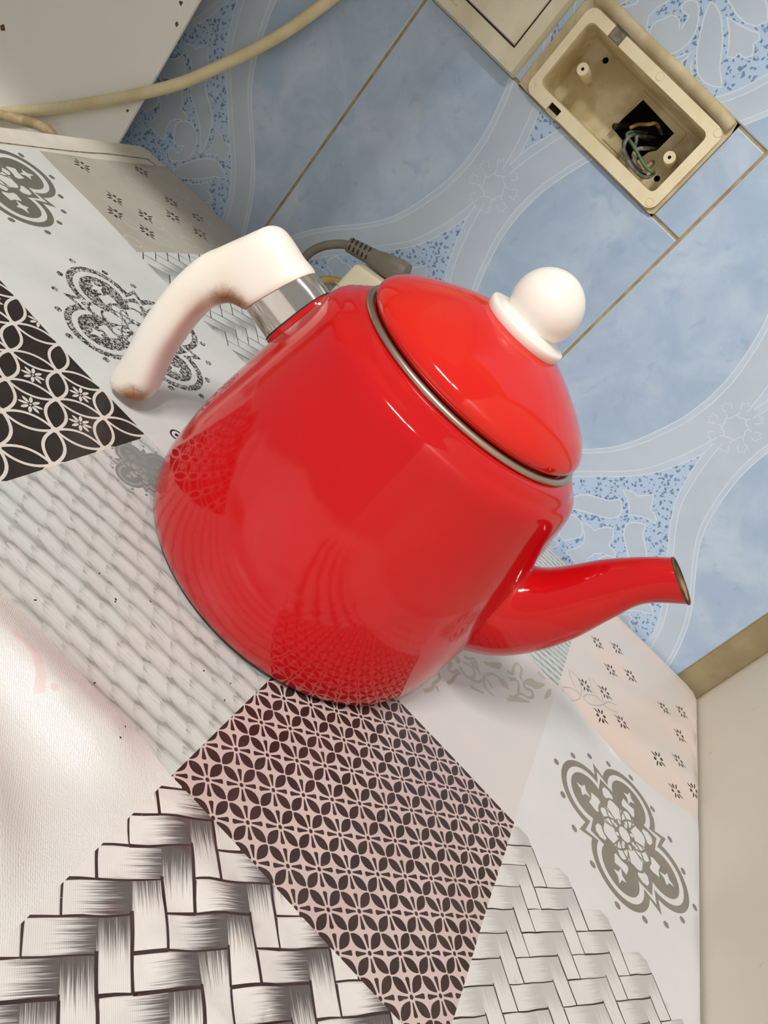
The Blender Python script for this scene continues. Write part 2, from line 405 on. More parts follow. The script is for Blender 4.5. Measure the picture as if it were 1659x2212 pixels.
def plate(name, outer, holes, y0, y1, mat, parent=None, smooth=None):
    """plate in the wall plane (x,z) with holes, from y0 (front) to y1 (back)"""
    p = Paint(); p.add(outer, 'k')
    for h in holes: p.add(h, 'hole')
    V, fl = p.build([outer]); bm = bmesh.new(); bv = [bm.verts.new((v[0], y0, v[1])) for v in V]
    for f, m, _ in fl:
        if m == 'k': bm.faces.new([bv[i] for i in f])
    bmesh.ops.delete(bm, geom=[v for v in bm.verts if not v.link_faces], context='VERTS')
    r_ = bmesh.ops.extrude_face_region(bm, geom=bm.faces[:])
    for g in r_['geom']:
        if isinstance(g, bmesh.types.BMVert): g.co.y = y1
    return bm_obj(name, bm, mat, parent, smooth)

# ------------------------------------------------------------------ room shell
TW, TH, ZF = 0.25, 0.40, 0.161          # tile width, height, height of the tile centre above the table top
FLOOR = -0.75
bm = bmesh.new()
for a in ((-1.3, 0.0915, 0.0011, 0.09, FLOOR, 1.6), (0.2245, 0.4996, 0.0011, 0.09, FLOOR, 1.6), (0.4996, 0.53, 0.0089, 0.09, FLOOR, 1.6), (0.0915, 0.2245, 0.0011, 0.09, FLOOR, 0.2205), (0.0915, 0.2245, 0.0011, 0.09, 0.296, 1.6), (0.0915, 0.2245, 0.072, 0.09, 0.2205, 0.296)):
    box_bm(*a, bm=bm)
wall = bm_obj('wall_back', bm, 'grout'); props(wall, kind='structure')
# right hand wall with a softened plaster edge and the strip of rough mortar between it and the tiles
P = [(0.5215, -1.9), (0.5215, -0.012), (0.5222, -0.005), (0.5245, 0.001), (0.529, 0.0045), (0.62, 0.0045), (0.62, -1.9)]
verts = [(x, y, z) for z in (FLOOR, 1.6) for x, y in P]; n = len(P)
mesh_obj('wall_right', verts, [tuple(range(n)), tuple(range(n, 2*n))]+[(i, (i+1) % n, n+(i+1) % n, n+i) for i in range(n)], 'beige_plaster', None, True)
wr = bpy.data.objects['wall_right']; wr.data.set_sharp_from_angle(angle=radians(50)); props(wr, kind='structure')
t1 = bm_obj('trim_1', box_bm(0.4999, 0.5290, 0.0030, 0.0088, FLOOR, 1.6, 0.001), 'rough_tan_mortar'); props(t1, kind='structure')
so = bm_obj('wall_shade_block', box_bm(-1.3, 0.045, -0.39, 0.0, 0.345, 1.2, 0.004), 'beige_plaster', None, 40); props(so, kind='structure')  # added block out of view, only there to shade the left of the wall
fl = bm_obj('floor', box_bm(-1.3, 0.62, -1.9, 0.09, FLOOR-0.05, FLOOR), 'floor_grey'); props(fl, kind='structure')

# ---- tile print (mm, relative to the flower at the tile centre)
HW_I1 = [(0, 96.5), (25, 94), (60, 83), (83, 68.5), (115, 38.5), (139, 22), (167, 9.5), (201, 2.5)]
HW_I2 = [(0, 101), (25, 98.3), (60, 87), (83, 72.5), (115, 42.3), (139, 25.5), (167, 12.5), (201, 5)]
HW_O2 = [(0, 122.3), (22, 120.3), (51, 112), (73, 101), (101, 76), (135, 45.5), (163, 31.4), (201, 21)]
HW_O1 = [(0, 127), (26, 125.2), (49, 118.5), (73, 106.5), (104, 79), (139, 47.5), (166, 35.2), (201, 25)]
def curve(H, k=5):
    up = crom([(float(z), float(w)) for z, w in H], k)
    return [(-z, w) for z, w in up[::-1]]+up[1:]
ORN = dict(
 tulip=[(-17.8, -89.5), (-15.8, -87.0), (-11.7, -84.8), (-7.2, -84.6), (-4.2, -80.5), (0, -74.8), (4.2, -80.5), (7.2, -84.6), (11.7, -84.8), (15.8, -87.0), (17.8, -89.5), (11.5, -91.6), (5.2, -94.8), (0, -100), (-5.2, -94.8), (-11.5, -91.6)],
 leaf=[(14.2, -96.0), (9.5, -98.5), (5.5, -102.5), (4.6, -107), (8.0, -112.5), (14.0, -117), (22, -121.5), (31, -127.5), (38, -136), (43.0, -144.1), (42.8, -135.6), (40.6, -125.6), (36.8, -116.2), (30.6, -110.2), (23.5, -106), (17.5, -102.0)],
 center=[(9.3, -158), (8.7, -153.6), (6.3, -148.7), (6.0, -142.0), (9.8, -136.8), (13.6, -134.6), (18.6, -133), (17.2, -129.6), (13.3, -128.4), (7.6, -128.2), (6.8, -123.8), (4.4, -120.1), (0, -115.8), (-4.4, -120.1), (-6.8, -123.8), (-7.6, -128.2), (-13.3, -128.4), (-17.2, -129.6), (-18.6, -133), (-13.6, -134.6), (-9.8, -136.8), (-6.0, -142.0), (-6.3, -148.7), (-8.7, -153.6), (-9.3, -158)],
 spiral=[(14.6, -146.5), (11.6, -141.2), (14.0, -135.2), (20.8, -131.0), (29.0, -132.0), (35.0, -137.5), (37.6, -146.5), (35.2, -155.6), (29, -162.5), (23.6, -165.5), (19.2, -163), (18.0, -159.4), (20.2, -156.6), (25.6, -157.2), (27.2, -152.9), (27.6, -148), (23.0, -152.2), (17.2, -151.4)],
 lowleaf=[(30.8, -171), (33.5, -163.5), (39.8, -154.0), (45.5, -146.5), (54.5, -139.0), (63, -137.4), (73.2, -142.0), (64.0, -148.6), (56.0, -157.6), (48, -164.6), (39.5, -169.8)],
 side=[(42.8, -119.4), (50.0, -119.4), (54.2, -121.8), (61.4, -120.7), (64.8, -127.5), (64.2, -133.0), (56.4, -133.6), (49.3, -138.2), (45.0, -143.4), (47.0, -134.9), (46.4, -127.1)],
 low=[(45.1, -171.0), (51.7, -166.8), (57.6, -161.5), (62.4, -155.8), (66.2, -158.0), (66.6, -161.6), (70.8, -161.8), (74.0, -165.0), (72.6, -167.8), (69.2, -170.3), (70.0, -174.0), (67.6, -176.4), (61.4, -174.2), (53.8, -172.4)],
 bottom=[(37.8, -177.6), (48.6, -175.4), (56.6, -175.3), (63.0, -178.0), (66, -184), (58, -190), (46, -193), (36, -190)])
TP = Paint()
TP.add(rect(-130, 130, -205, 205), 'tile_speckle')
for name_, P in ORN.items():
    for sx in (1, -1):
        if sx < 0 and name_ in ('tulip', 'center'): continue
        for sz in (1, -1):
            Q = [(x*sx, y*sz) for x, y in P]
            if name_ in ('leaf', 'spiral', 'lowleaf'): Q = smooth_closed(Q, 2)
            TP.add(Q, 'tile_band'); TP.loop(Q, 0.95, 'tile_line')
for sd in (-1, 1):
    def side(H): return [(sd*(125-w), z) for z, w in curve(H)]
    e_ = [(sd*131, -201), (sd*131, 201)]
    o1, o2, i2, i1 = side(HW_O1), side(HW_O2), side(HW_I2), side(HW_I1)
    TP.add(o1+e_[::-1], 'tile_band')
for sd in (-1, 1):
    def side(H): return [(sd*(125-w), z) for z, w in curve(H)]
    o1, o2, i2, i1 = side(HW_O1), side(HW_O2), side(HW_I2), side(HW_I1)
    TP.add(o1+o2[::-1], 'tile_halo'); TP.add(i2+i1[::-1], 'tile_halo')
    TP.stroke(o1, 0.8, 'tile_line', chunk=6); TP.stroke(o2, 0.8, 'tile_line', chunk=6)
    TP.stroke(i2, 0.8, 'tile_line', chunk=6)
    TP.add(i1+[(sd*131, 201), (sd*131, -201)], 'tile_marble'); TP.stroke(i1, 0.8, 'tile_line', chunk=6)
TP.add(ell(0, 0, 18, 18, 0, 24), 'tile_band')
for k in range(8):
    a = k*pi/4
    TP.loop([(cos(a)*r_-sin(a)*w_, sin(a)*r_+cos(a)*w_) for r_, w_ in ((9.2, -0.8), (11.5, -2.6), (14.2, -2.3), (15.8, 0), (14.2, 2.3), (11.5, 2.6), (9.2, 0.8))], 0.6, 'tile_line')
    a += pi/8
    TP.stroke([(cos(a)*r_-sin(a)*w_, sin(a)*r_+cos(a)*w_) for r_, w_ in ((13.2, -2.2), (16.2, -3.2), (18.6, -3.6), (17.6, -1.4), (20, 0), (17.6, 1.4), (18.6, 3.6), (16.2, 3.2), (13.2, 2.2))], 0.6, 'tile_line')
TP.loop([(cos(t)*(8.4+0.7*cos(8*t)), sin(t)*(8.4+0.7*cos(8*t))) for t in (2*pi*i/48 for i in range(48))], 0.6, 'tile_line')
def tile_mesh(x0, x1, z0, z1, name='tile', keep=None):
    """one (cut) tile, millimetres relative to the flower; glazed front at y=0, chamfered edge, 8 mm thick"""
    g = 1.0; ch = 0.9
    X0, X1, Z0, Z1 = x0+g, x1-g, z0+g, z1-g
    sheet = TP.build([rect(X0+ch, X1-ch, Z0+ch, Z1-ch)])
    ring = lambda d, y: [((X0+d)/1000, y, (Z0+d)/1000), ((X1-d)/1000, y, (Z0+d)/1000), ((X1-d)/1000, y, (Z1-d)/1000), ((X0+d)/1000, y, (Z1-d)/1000)]
    ev = ring(ch, 0)+ring(ch*0.35, 0.0003)+ring(0, 0.0010)+ring(0, 0.0084)
    ef = [(4*k+i, 4*k+(i+1) % 4, 4*k+4+(i+1) % 4, 4*k+4+i) for k in range(3) for i in range(4)]+[(15, 14, 13, 12)]
    return painted_mesh(name, [sheet], lambda x, z: (x/1000, 0.0, z/1000), None, False, (ev, ef, 'tile_band'))
proto = tile_mesh(-125, 125, -200, 200); proto.location = (0.375, 0, ZF); proto.parent = wall
for cx in (-0.375, -0.125):
    t = proto.copy(); link(t); t.location = (cx, 0, ZF); t.parent = wall
for cx in (-0.375, -0.125, 0.125, 0.375):
    for cz in (ZF+TH, ZF+2*TH, ZF-TH):
        t = proto.copy(); link(t); t.location = (cx, 0, cz); t.parent = wall
for cut in ((-125, 125, -200, 60.5), (-125, 125, 133.5, 200), (-125, -32.5, 60.5, 133.5), (98.5, 125, 60.5, 133.5)):
    t = tile_mesh(*cut); t.location = (0.125, 0, ZF); t.parent = wall

# ------------------------------------------------------------------ board and table at the left
def to_parent(o, p): o.parent = p; o.matrix_parent_inverse = Matrix.Translation(p.location).inverted(); return o
ap = empty('board', (-0.40, -0.02, FLOOR)); props(ap, 'tall white painted board with chipped edge, against the tiled wall left of the table', 'board')
to_parent(bm_obj('panel', box_bm(-0.70, -0.1262, -0.0355, -0.0325, FLOOR, 0.33, 0.0006, 2), 'white_enamelled_sheet', None, 40), ap)
for bx in (-0.66, -0.27):
    to_parent(bm_obj('batten', box_bm(bx-0.02, bx+0.02, -0.0325, -0.0015, FLOOR, 0.32, 0.001), 'white_enamelled_sheet', None, 40), ap)
for rx, rz, rr in ((-0.1325, 0.0872, 0.0022), (-0.1375, 0.1003, 0.0018), (-0.1325, 0.0113, 0.0015), (-0.2640, -0.0160, 0.0026)):
    P = smooth_closed([(rx+rr*(0.5+0.7*random.random())*cos(a), rz+rr*(0.5+0.7*random.random())*sin(a)) for a in (2*pi*i/7 for i in range(7))], 2); n = len(P)
    to_parent(mesh_obj('chip', [(x, -0.0357, z) for x, z in P]+[(x, -0.0350, z) for x, z in P], [tuple(range(n)), tuple(range(n, 2*n))]+[(i, (i+1) % n, n+(i+1) % n, n+i) for i in range(n)], 'rust_spot'), ap)

tb = empty('table', (0.22, -0.40, FLOOR)); props(tb, 'white plastic table with rounded corner and grooved rim, under the printed cloth', 'table')
BL, BR, FR, FLc = Vector((-0.1120, -0.0250)), Vector((0.5195, -0.0010)), Vector((0.5195, -0.80)), Vector((-0.0447, -0.80))
def corner(p, a, c_, r, n=6):
    d1 = (a-p).normalized(); d2 = (c_-p).normalized(); h = r
    s, e = p+d1*h, p+d2*h
    return [tuple(s*(1-t)**2+p*2*t*(1-t)+e*t*t) for t in (i/n for i in range(n+1))]
outline = corner(BL, FLc, BR, 0.013)+corner(BR, BL, FR, 0.004, 2)+corner(FR, BR, FLc, 0.01, 2)+corner(FLc, FR, BL, 0.03)
def slab(name, P, z0, z1, mat, bev, parent):
    bm = bmesh.new(); f = bm.faces.new([bm.verts.new((x, y, z0)) for x, y in P]); r_ = bmesh.ops.extrude_face_region(bm, geom=[f])
    top = [g for g in r_['geom'] if isinstance(g, bmesh.types.BMVert)]
    for v in top: v.co.z = z1
    if bev:
        ed = [e for e in bm.edges if all(v in top for v in e.verts)]
        bmesh.ops.bevel(bm, geom=ed, offset=bev, segments=4, affect='EDGES', profile=0.5)
    return to_parent(bm_obj(name, bm, mat, None, 50), parent)
slab('tabletop', outline, -0.032, -0.0022, 'white_table_plastic', 0.004, tb)
# the groove that runs round inside the rim
gl = [(-0.0405, -0.78), (-0.0777, -0.2067), (-0.0881, -0.0948), (-0.0912, -0.048), (-0.0905, -0.0440), (-0.0875, -0.0420), (-0.079, -0.0405)]
to_parent(tube('rim_groove', [(x, y, -0.0023) for x, y in gl], 0.0006, 'dirt_groove', None, 6, 4), tb)
for lx in (-0.02, 0.48):
    for ly in (-0.75, -0.06):
        to_parent(bm_obj('leg', box_bm(lx-0.022, lx+0.022, ly-0.022, ly+0.022, FLOOR, -0.031, 0.006), 'white_table_plastic', None, 40), tb)

# ------------------------------------------------------------------ tablecloth
XE = [-0.135, 0.0185, 0.1470, 0.2705, 0.3970, 0.5230]; YE = [-0.70, -0.56, -0.4330, -0.3095, -0.1785, 0.01]
XM = [x*1000 for x in XE]; YM = [y*1000 for y in YE]
CP = [Paint() for _ in range(6*6)]
def cell(i, j): return CP[i*6+j]
def fill(i, j, mat): cell(i, j).add(rect(XM[i]-1, XM[i+1]+1, YM[j]-1, YM[j+1]+1), mat)
#            rows from the wall outwards: 4 = against the wall, 3, 2, 1, 0
BASE = {(0, 4): 'print_grey_field', (1, 4): 'print_cool_white', (2, 4): 'print_weave_far', (3, 4): 'print_weave_ground', (4, 4): 'print_peach',
        (0, 3): 'print_cool_white', (1, 3): 'print_cool_white', (2, 3): 'print_white', (3, 3): 'print_pinkish_white', (4, 3): 'print_white',
        (0, 2): 'ink_black', (1, 2): 'ink_black', (2, 2): 'print_weave_ground', (3, 2): 'print_pink_satin', (4, 2): 'print_white',
        (0, 1): 'print_satin', (1, 1): 'print_satin', (2, 1): 'print_satin', (3, 1): 'print_satin', (4, 1): 'print_peach',
        (0, 0): 'print_satin', (1, 0): 'print_satin', (2, 0): 'print_satin', (3, 0): 'print_satin', (4, 0): 'print_peach'}
for (i, j), m in BASE.items(): fill(i, j, m)
def rot(P, a, cx=0, cy=0): return [(cx+x*cos(a)-y*sin(a), cy+x*sin(a)+y*cos(a)) for x, y in P]
# leaves on pink (cell 3,2)
LEAF = [(1.75, 0.25), (3.0, 1.05), (4.4, 1.72), (5.8, 1.95), (7.2, 1.62), (8.4, 0.92), (9.2, 0.0), (8.4, -0.92), (7.2, -1.62), (5.8, -1.95), (4.4, -1.72), (3.0, -1.05), (1.75, -0.25)]
DROP = [(1.6, 0.25), (4.4, 0.7), (5.6, 0.95), (6.15, 0.6), (6.15, -0.6), (5.6, -0.95), (4.4, -0.7), (1.6, -0.25)]
for i in range(0, 14):
    for j in range(-1, 15):
        if (i+j) % 2 == 0: continue
        cx, cy = 270.1+9.95*i, -310.2-9.41*j
        p = cell(3, 2)
        p.add(ell(cx, cy, 0.85, 0.85, 0, 8), 'ink_brown')
        for k in range(4):
            p.add(rot(LEAF, k*pi/2, cx, cy), 'ink_brown'); p.add(rot(DROP, k*pi/2+pi/4, cx, cy), 'ink_brown')
# interlaced circles on black (cells 0,2 and 1,2)
R = 15.55
PET = [(1.0, 0), (1.9, 0.62), (3.3, 0.85), (4.6, 0.6), (5.5, 0), (4.6, -0.6), (3.3, -0.85), (1.9, -0.62)]
FLW = {(3, 2), (2, 3), (2, 1), (1, 2), (5, 0), (6, 1), (5, 2), (4, 3), (6, 3), (4, 1), (3, 4)} - {(4, 1)}
for i in range(-1, 19):
    for j in range(-1, 9):
        cx, cy = 146.3-15.45*i, -308.8-15.6*j
        p = cell(1, 2) if cx > 18.5 else cell(0, 2)
        if (i+j) % 2 == 0:
            for dx in (1, -1):                           # two lenses from each node, towards the wall-away side
                x1, y1 = cx+dx*15.45, cy-15.6
                mx, my = (cx+x1)/2, (cy+y1)/2; L = hypot(x1-cx, y1-cy)/2; a = atan2(y1-cy, x1-cx)
                for s in (1, -1):
                    arc = [(L*(2*t-1), s*0.415*L*(1-(2*t-1)**2)) for t in (k/12 for k in range(13))]
                    for q in (cell(0, 2), cell(1, 2)): q.stroke(rot(arc, a, mx, my), 1.45, 'ink_pale', chunk=6)
            for q in (cell(0, 2), cell(1, 2)): q.add(ell(cx, cy, 1.9, 1.9, 0, 10), 'ink_pale')
        elif (i, j) in FLW:
            for k in range(8): p.add(rot(PET, k*pi/4, cx, cy), 'ink_pale')
            p.add(ell(cx, cy, 0.55, 0.55, 0, 7), 'ink_pale')
# medallions
def medallion(p, cx, cy, s, ink, ground, fine=True):
    def outline_(k):
        q = []
        for d in range(4):
            a = d*pi/2; r = 20.8-k
            lobe = [(r*sin(t), 27.6+r*cos(t)) for t in ((1.62+0.049*k)*(i/11-1) for i in range(23))]
            tip = 29.3-0.96*k
            loc = lobe+[(tip, tip)]
            q += [(x*cos(-a)-y*sin(-a), x*sin(-a)+y*cos(-a)) for x, y in loc]
        return [(cx+x*s, cy+y*s) for x, y in q]
    p.add(outline_(0), ink); p.add(outline_(3.9), ground); p.add(outline_(7.2), ink)
    def put(P, a, m): p.add([(cx+x*s, cy+y*s) for x, y in rot(P, a)], m)
    star = []
    for k in range(8):
        r = 4.6 if k % 2 == 0 else 1.9; star.append((32+r*cos(k*pi/4)*1.25, r*sin(k*pi/4)))
    card = [(19.6, -4.3), (21.5, -5.2), (26.8, -4.2), (25.9, 0), (26.8, 4.2), (21.5, 5.2), (19.6, 4.3), (20.6, 0)]
    diag = [(19.3, -2.8), (21.6, -4.6), (25.2, -3.0), (26.8, 0), (25.2, 3.0), (21.6, 4.6), (19.3, 2.8), (19.2, 0)]
    disc = [(17.6+1.7*cos(8*t)) for t in (2*pi*i/48 for i in range(48))]
    for d in range(4):
        put(star, d*pi/2, ground); put(card, d*pi/2, ground); put(diag, d*pi/2+pi/4, ground)
    put([(r*cos(2*pi*i/48), r*sin(2*pi*i/48)) for i, r in enumerate(disc)], 0, ground)
    def line(P, w_, cl=False):
        P = [(cx+x*s, cy+y*s) for x, y in P]
        if cl: p.loop(P, w_*s, ink, 6)
        else: p.stroke(P, w_*s, ink)
    for d in range(4):
        a = d*pi/2+pi/4; line(ell(9.4*cos(a), 9.4*sin(a), 10.4, 8.6, a, 26), 1.25, True)
        a = d*pi/2; line(ell(12.4*cos(a), 12.4*sin(a), 6.8, 4.2, a, 20), 1.0, True)
    for d in range(8):
        a = d*pi/4+pi/8; line([(5.5*cos(a), 5.5*sin(a)), (18.6*cos(a), 18.6*sin(a))], 0.9)
    put(ell(0, 0, 8.6, 8.6, 0, 20), 0, ink)
    for d in range(8): put(ell(6.9, 0, 1.45, 1.15, 0, 8), d*pi/4, ground)
    put(ell(0, 0, 4.4, 4.4, 0, 14), 0, ground)
    for d in range(16):
        a = d*pi/8; r = 52.6 if d % 4 == 0 else (45.7 if d % 4 == 2 else 47.0)
        put(ell(r, 0, 1.9, 2.1, 0, 10), a, ink)
medallion(cell(4, 3), 462.3, -243.6, 1.0, 'ink_grey', 'print_white')
medallion(cell(0, 3), -47.4, -244.0, 1.0, 'ink_dark_grey', 'print_cool_white')
medallion(cell(1, 3), 80.4, -246.0, 1.0, 'ink_sketchy', 'print_cool_white')
medallion(cell(2, 3), 208.0, -246.0, 1.0, 'ink_black', 'print_white')
for q in (cell(2, 3),):
    q.loop(ell(151.2, -290.3, 3.4, 3.4, 0, 14), 1.1, 'ink_black'); q.add(ell(151.2, -290.3, 1.3, 1.3, 0, 8), 'ink_black')
# small star flowers
def starflower(p, cx, cy, ink, k_=1.22):
    for k in range(8):
        P = [(1.5, 0.0), (2.4, 0.85), (3.2, 0.95), (4.0, 0.5), (4.0, -0.5), (3.2, -0.95), (2.4, -0.85)] if k % 2 else [(1.3, 0), (2.6, 0.5), (4.4, 0.5), (6.0, 0), (4.4, -0.5), (2.6, -0.5)]
        p.add(rot([(a_*k_, b_*k_) for a_, b_ in P], k*pi/4, cx, cy), ink)
for x, y in [[417.2,-80.6],[434.4,-62.1],[433.4,-97.5],[450.5,-80.0],[415.6,-148.5],[432.1,-132.5],[431.8,-164.3],[448.4,-148.2],[484.1,-78.1],[502.6,-56.2],[501.2,-91.3],[481.1,-148.0],[499.5,-126.2],[498.5,-160.2],[514.1,-141.0]]: starflower(cell(4, 4), x, y, 'ink_brown')
for x, y in [[-66.0,-145.5],[-70.7,-76.5],[-33.0,-146.6],[-36.6,-78.0],[-16.7,-162.8],[-17.6,-129.7],[-19.6,-95.7],[-22.0,-59.5],[-1.0,-146.7],[-3.4,-79.7]]: starflower(cell(0, 4), x, y, 'ink_black', 1.35)
for P in [[[400.6,-149.5],[403.5,-155.5],[409.1,-162.2],[413.8,-165.0]],[[402.2,-148.5],[408.2,-148.2],[412.7,-154.2],[414.3,-165.4]],[[400.5,-174.1],[405.8,-167.2],[412.1,-165.0],[414.3,-167.8]],[[414.3,-167.8],[409.4,-177.4],[404.1,-179.5],[400.5,-176.4]],[[415.5,-164.9],[418.3,-156.9],[424.0,-149.7],[430.6,-147.4],[432.5,-148.3]],[[416.3,-164.9],[421.3,-164.7],[427.8,-157.6],[432.5,-148.3]],[[432.5,-148.3],[435.7,-139.9],[442.8,-133.2]],[[417.2,-134.2],[420.0,-140.5],[425.3,-146.5],[431.5,-147.3]],[[419.7,-133.0],[427.1,-134.9],[432.1,-145.2]],[[432.6,-149.3],[437.5,-147.1],[445.4,-140.6]]]:
    cell(4, 4).stroke(crom(P, 3), 1.0, 'ink_faint_beige')
for cx, cy in [[-63.8,-65.8],[-29.5,-102.4],[-48.7,-48.3],[-33.4,-62.3],[-8.0,-157.3],[8.7,-172.0],[7.2,-136.8],[6.0,-105.3],[-16.5,-82.4],[-10.3,-124.0],[-15.1,-54.4],[4.9,-79.4],[-54,-103]]:
    cell(0, 4).loop(ell(cx, cy, 6.2, 4.4, pi/4 if (int(cx+cy) % 2) else -pi/4, 14), 1.0, 'ink_faint_light')
    cell(0, 4).stroke([(cx+5, cy+3), (cx+14, cy+6), (cx+20, cy+14)], 0.8, 'ink_faint_light')
# faded acanthus scroll (cell 3,3)
for P in [[[351.9,-232.6],[353.4,-239.6],[357.1,-242.8],[361.9,-241.8]],[[352.5,-231.7],[355.8,-225.3],[361.1,-222.3],[364.9,-223.1],[368.7,-223.9]],[[354.3,-234.3],[356.3,-235.1],[359.4,-236.7]],[[363.1,-209.5],[366.8,-207.8],[365.8,-201.0],[366.9,-194.8],[370.9,-195.7],[372.2,-203.7],[375.2,-204.6]],[[375.4,-205.5],[378.0,-208.4],[381.8,-205.3],[384.0,-210.1],[380.7,-215.0],[376.7,-217.0],[373.4,-224.6]],[[366.9,-214.6],[370.1,-209.7],[373.4,-211.5],[374.5,-219.0]],[[337.0,-247.0],[342.1,-249.3],[346.0,-245.8],[346.2,-239.0],[341.6,-238.3],[337.4,-241.1]],[[343.4,-228.5],[346.4,-233.3],[349.6,-236.3]],[[335.8,-267.9],[337.3,-263.2],[337.6,-255.2],[339.4,-251.1]],[[327.5,-288.7],[330.3,-282.2],[329.8,-277.1],[331.1,-270.4],[328.7,-266.6]],[[331.4,-277.1],[334.0,-279.5]],[[381.2,-183.8],[387.8,-183.5]],[[332.0,-249.7],[332.4,-257.1],[335.4,-256.1],[337.4,-250.3]],[[345.8,-247.5],[350.5,-244.0],[351.9,-237.9]],[[347.2,-254.0],[351.4,-251.4],[356.2,-247.9]],[[369.9,-233.7],[375.0,-227.2],[383.0,-216.8]],[[336.4,-235.9],[339.8,-233.1],[342.3,-227.7]]]:
    cell(3, 3).stroke(crom(P, 3), 2.4, 'ink_faint_beige', 1.6)
for P in [[[375.2,-204.6],[378.4,-195.4],[382.7,-193.7],[388.5,-188.3],[385.0,-199.2],[379.5,-203.4]],[[347.2,-223.8],[351.5,-217.6],[357.7,-208.2],[358.7,-214.4],[353.4,-220.8]],[[391.4,-190.8],[393.3,-186.5],[394.4,-193.2],[391.2,-201.9],[391.0,-194.8]],[[332.1,-244.3],[333.6,-240.4],[336.0,-242.0],[335.7,-245.8],[333.7,-246.3]],[[359.9,-224.2],[363.8,-219.4],[368.2,-222.0],[365.1,-226.7]],[[340.7,-235.7],[343.8,-229.4],[347.3,-231.9],[345.3,-236.4]],[[370.0,-228.3],[376.2,-221.7],[383.0,-216.8],[374.1,-230.0]]]:
    cell(3, 3).add(smooth_closed(P, 3), 'ink_faint_beige')
# 2/2 twill basket work at 45 degrees
q2 = sqrt(2)
BID = [0]
def basket(p, bx, u0_, v0_, w, mat, line, lw, keep=None):
    """(u0_,v0_) = lower left corner of one lying strip; u = (x+y)/sqrt2 runs along lying strips, v = (x-y)/sqrt2 away from the wall"""
    def xy(u, v): return ((u+v)/q2, (u-v)/q2)
    us = [(x+y)/q2 for x in bx[:2] for y in bx[2:]]; vs = [(x-y)/q2 for x in bx[:2] for y in bx[2:]]
    a0, a1 = int(floor((min(us)-u0_)/w))-2, int((max(us)-u0_)/w)+2; b0, b1 = int(floor((min(vs)-v0_)/w))-2, int((max(vs)-v0_)/w)+2
    lines = []
    for b_ in range(b0, b1+1):
        for a in range(a0, a1+1):
            m = (a+b_) % 4
            if m == 0: U0, V0, U1, V1, lying = u0_+a*w, v0_-w+b_*w, u0_+(a+2)*w, v0_+b_*w, True
            elif m == 2: U0, V0, U1, V1, lying = u0_+a*w, v0_-w+b_*w, u0_+(a+1)*w, v0_+(b_+1)*w, False
            else: continue
            cx, cy = xy((U0+U1)/2, (V0+V1)/2)
            if not (bx[0]-12 < cx < bx[1]+12 and bx[2]-12 < cy < bx[3]+12): continue
            if keep and not keep(cx, cy): continue
            BID[0] += 1; idn = BID[0] % 97
            def uv(x, y, U0=U0, V0=V0, U1=U1, V1=V1, lying=lying, idn=idn):
                u, v = (x+y)/q2, (x-y)/q2; s = (u-U0)/(U1-U0); t = (v-V0)/(V1-V0)
                if not lying: s, t = 1-t, s
                return (idn+min(max(s, 0.002), 0.998), t)
            p.add([xy(U0, V0), xy(U1, V0), xy(U1, V1), xy(U0, V1)], mat, uv)
            j = lambda: random.uniform(-0.25, 0.25)
            if lying:
                lines.append([xy(U0+0.2, V0+0.5), xy(U0+j()*0.6, V0+w*0.55), xy(U0+0.1, V1)])
                lines.append([xy(U0, V1), xy(U0+w*0.6, V1+j()), xy(U0+w*1.25, V1+j()), xy(U1, V1-0.1)])
            else:
                lines.append([xy(U0, V0+w*0.9), xy(U0+j(), V0+w*1.5), xy(U0, V1)]); lines.append([xy(U1, V0+0.4), xy(U1+j(), V0+w*0.8), xy(U1+j(), V0+w*1.4), xy(U1, V1)])
                lines.append([xy(U0, V1), xy(U0+w*0.5, V1+j()), xy(U1, V1)])
    for L in lines: p.stroke(crom(L, 2), lw*random.uniform(0.6, 1.25), line, lw*random.uniform(0.25, 1.2))
basket(cell(3, 1), (270.5, 397, -560, -433), -150.6, 541.6, 9.9, 'strip_dark', 'ink_brown', 0.95)
basket(cell(3, 0), (270.5, 397, -700, -560), -150.6, 541.6, 9.9, 'strip_dark', 'ink_brown', 1.15)
basket(cell(4, 2), (397, 523, -433, -309.5), 67.95, 529.1, 9.2, 'strip_light', 'ink_brown', 0.62, lambda x, y: x+y < 180 and y < -313)
basket(cell(1, 4), (18.5, 147, -178.5, -30), -90.3, 128.06, 9.2, 'strip_far', 'ink_black', 0.6)
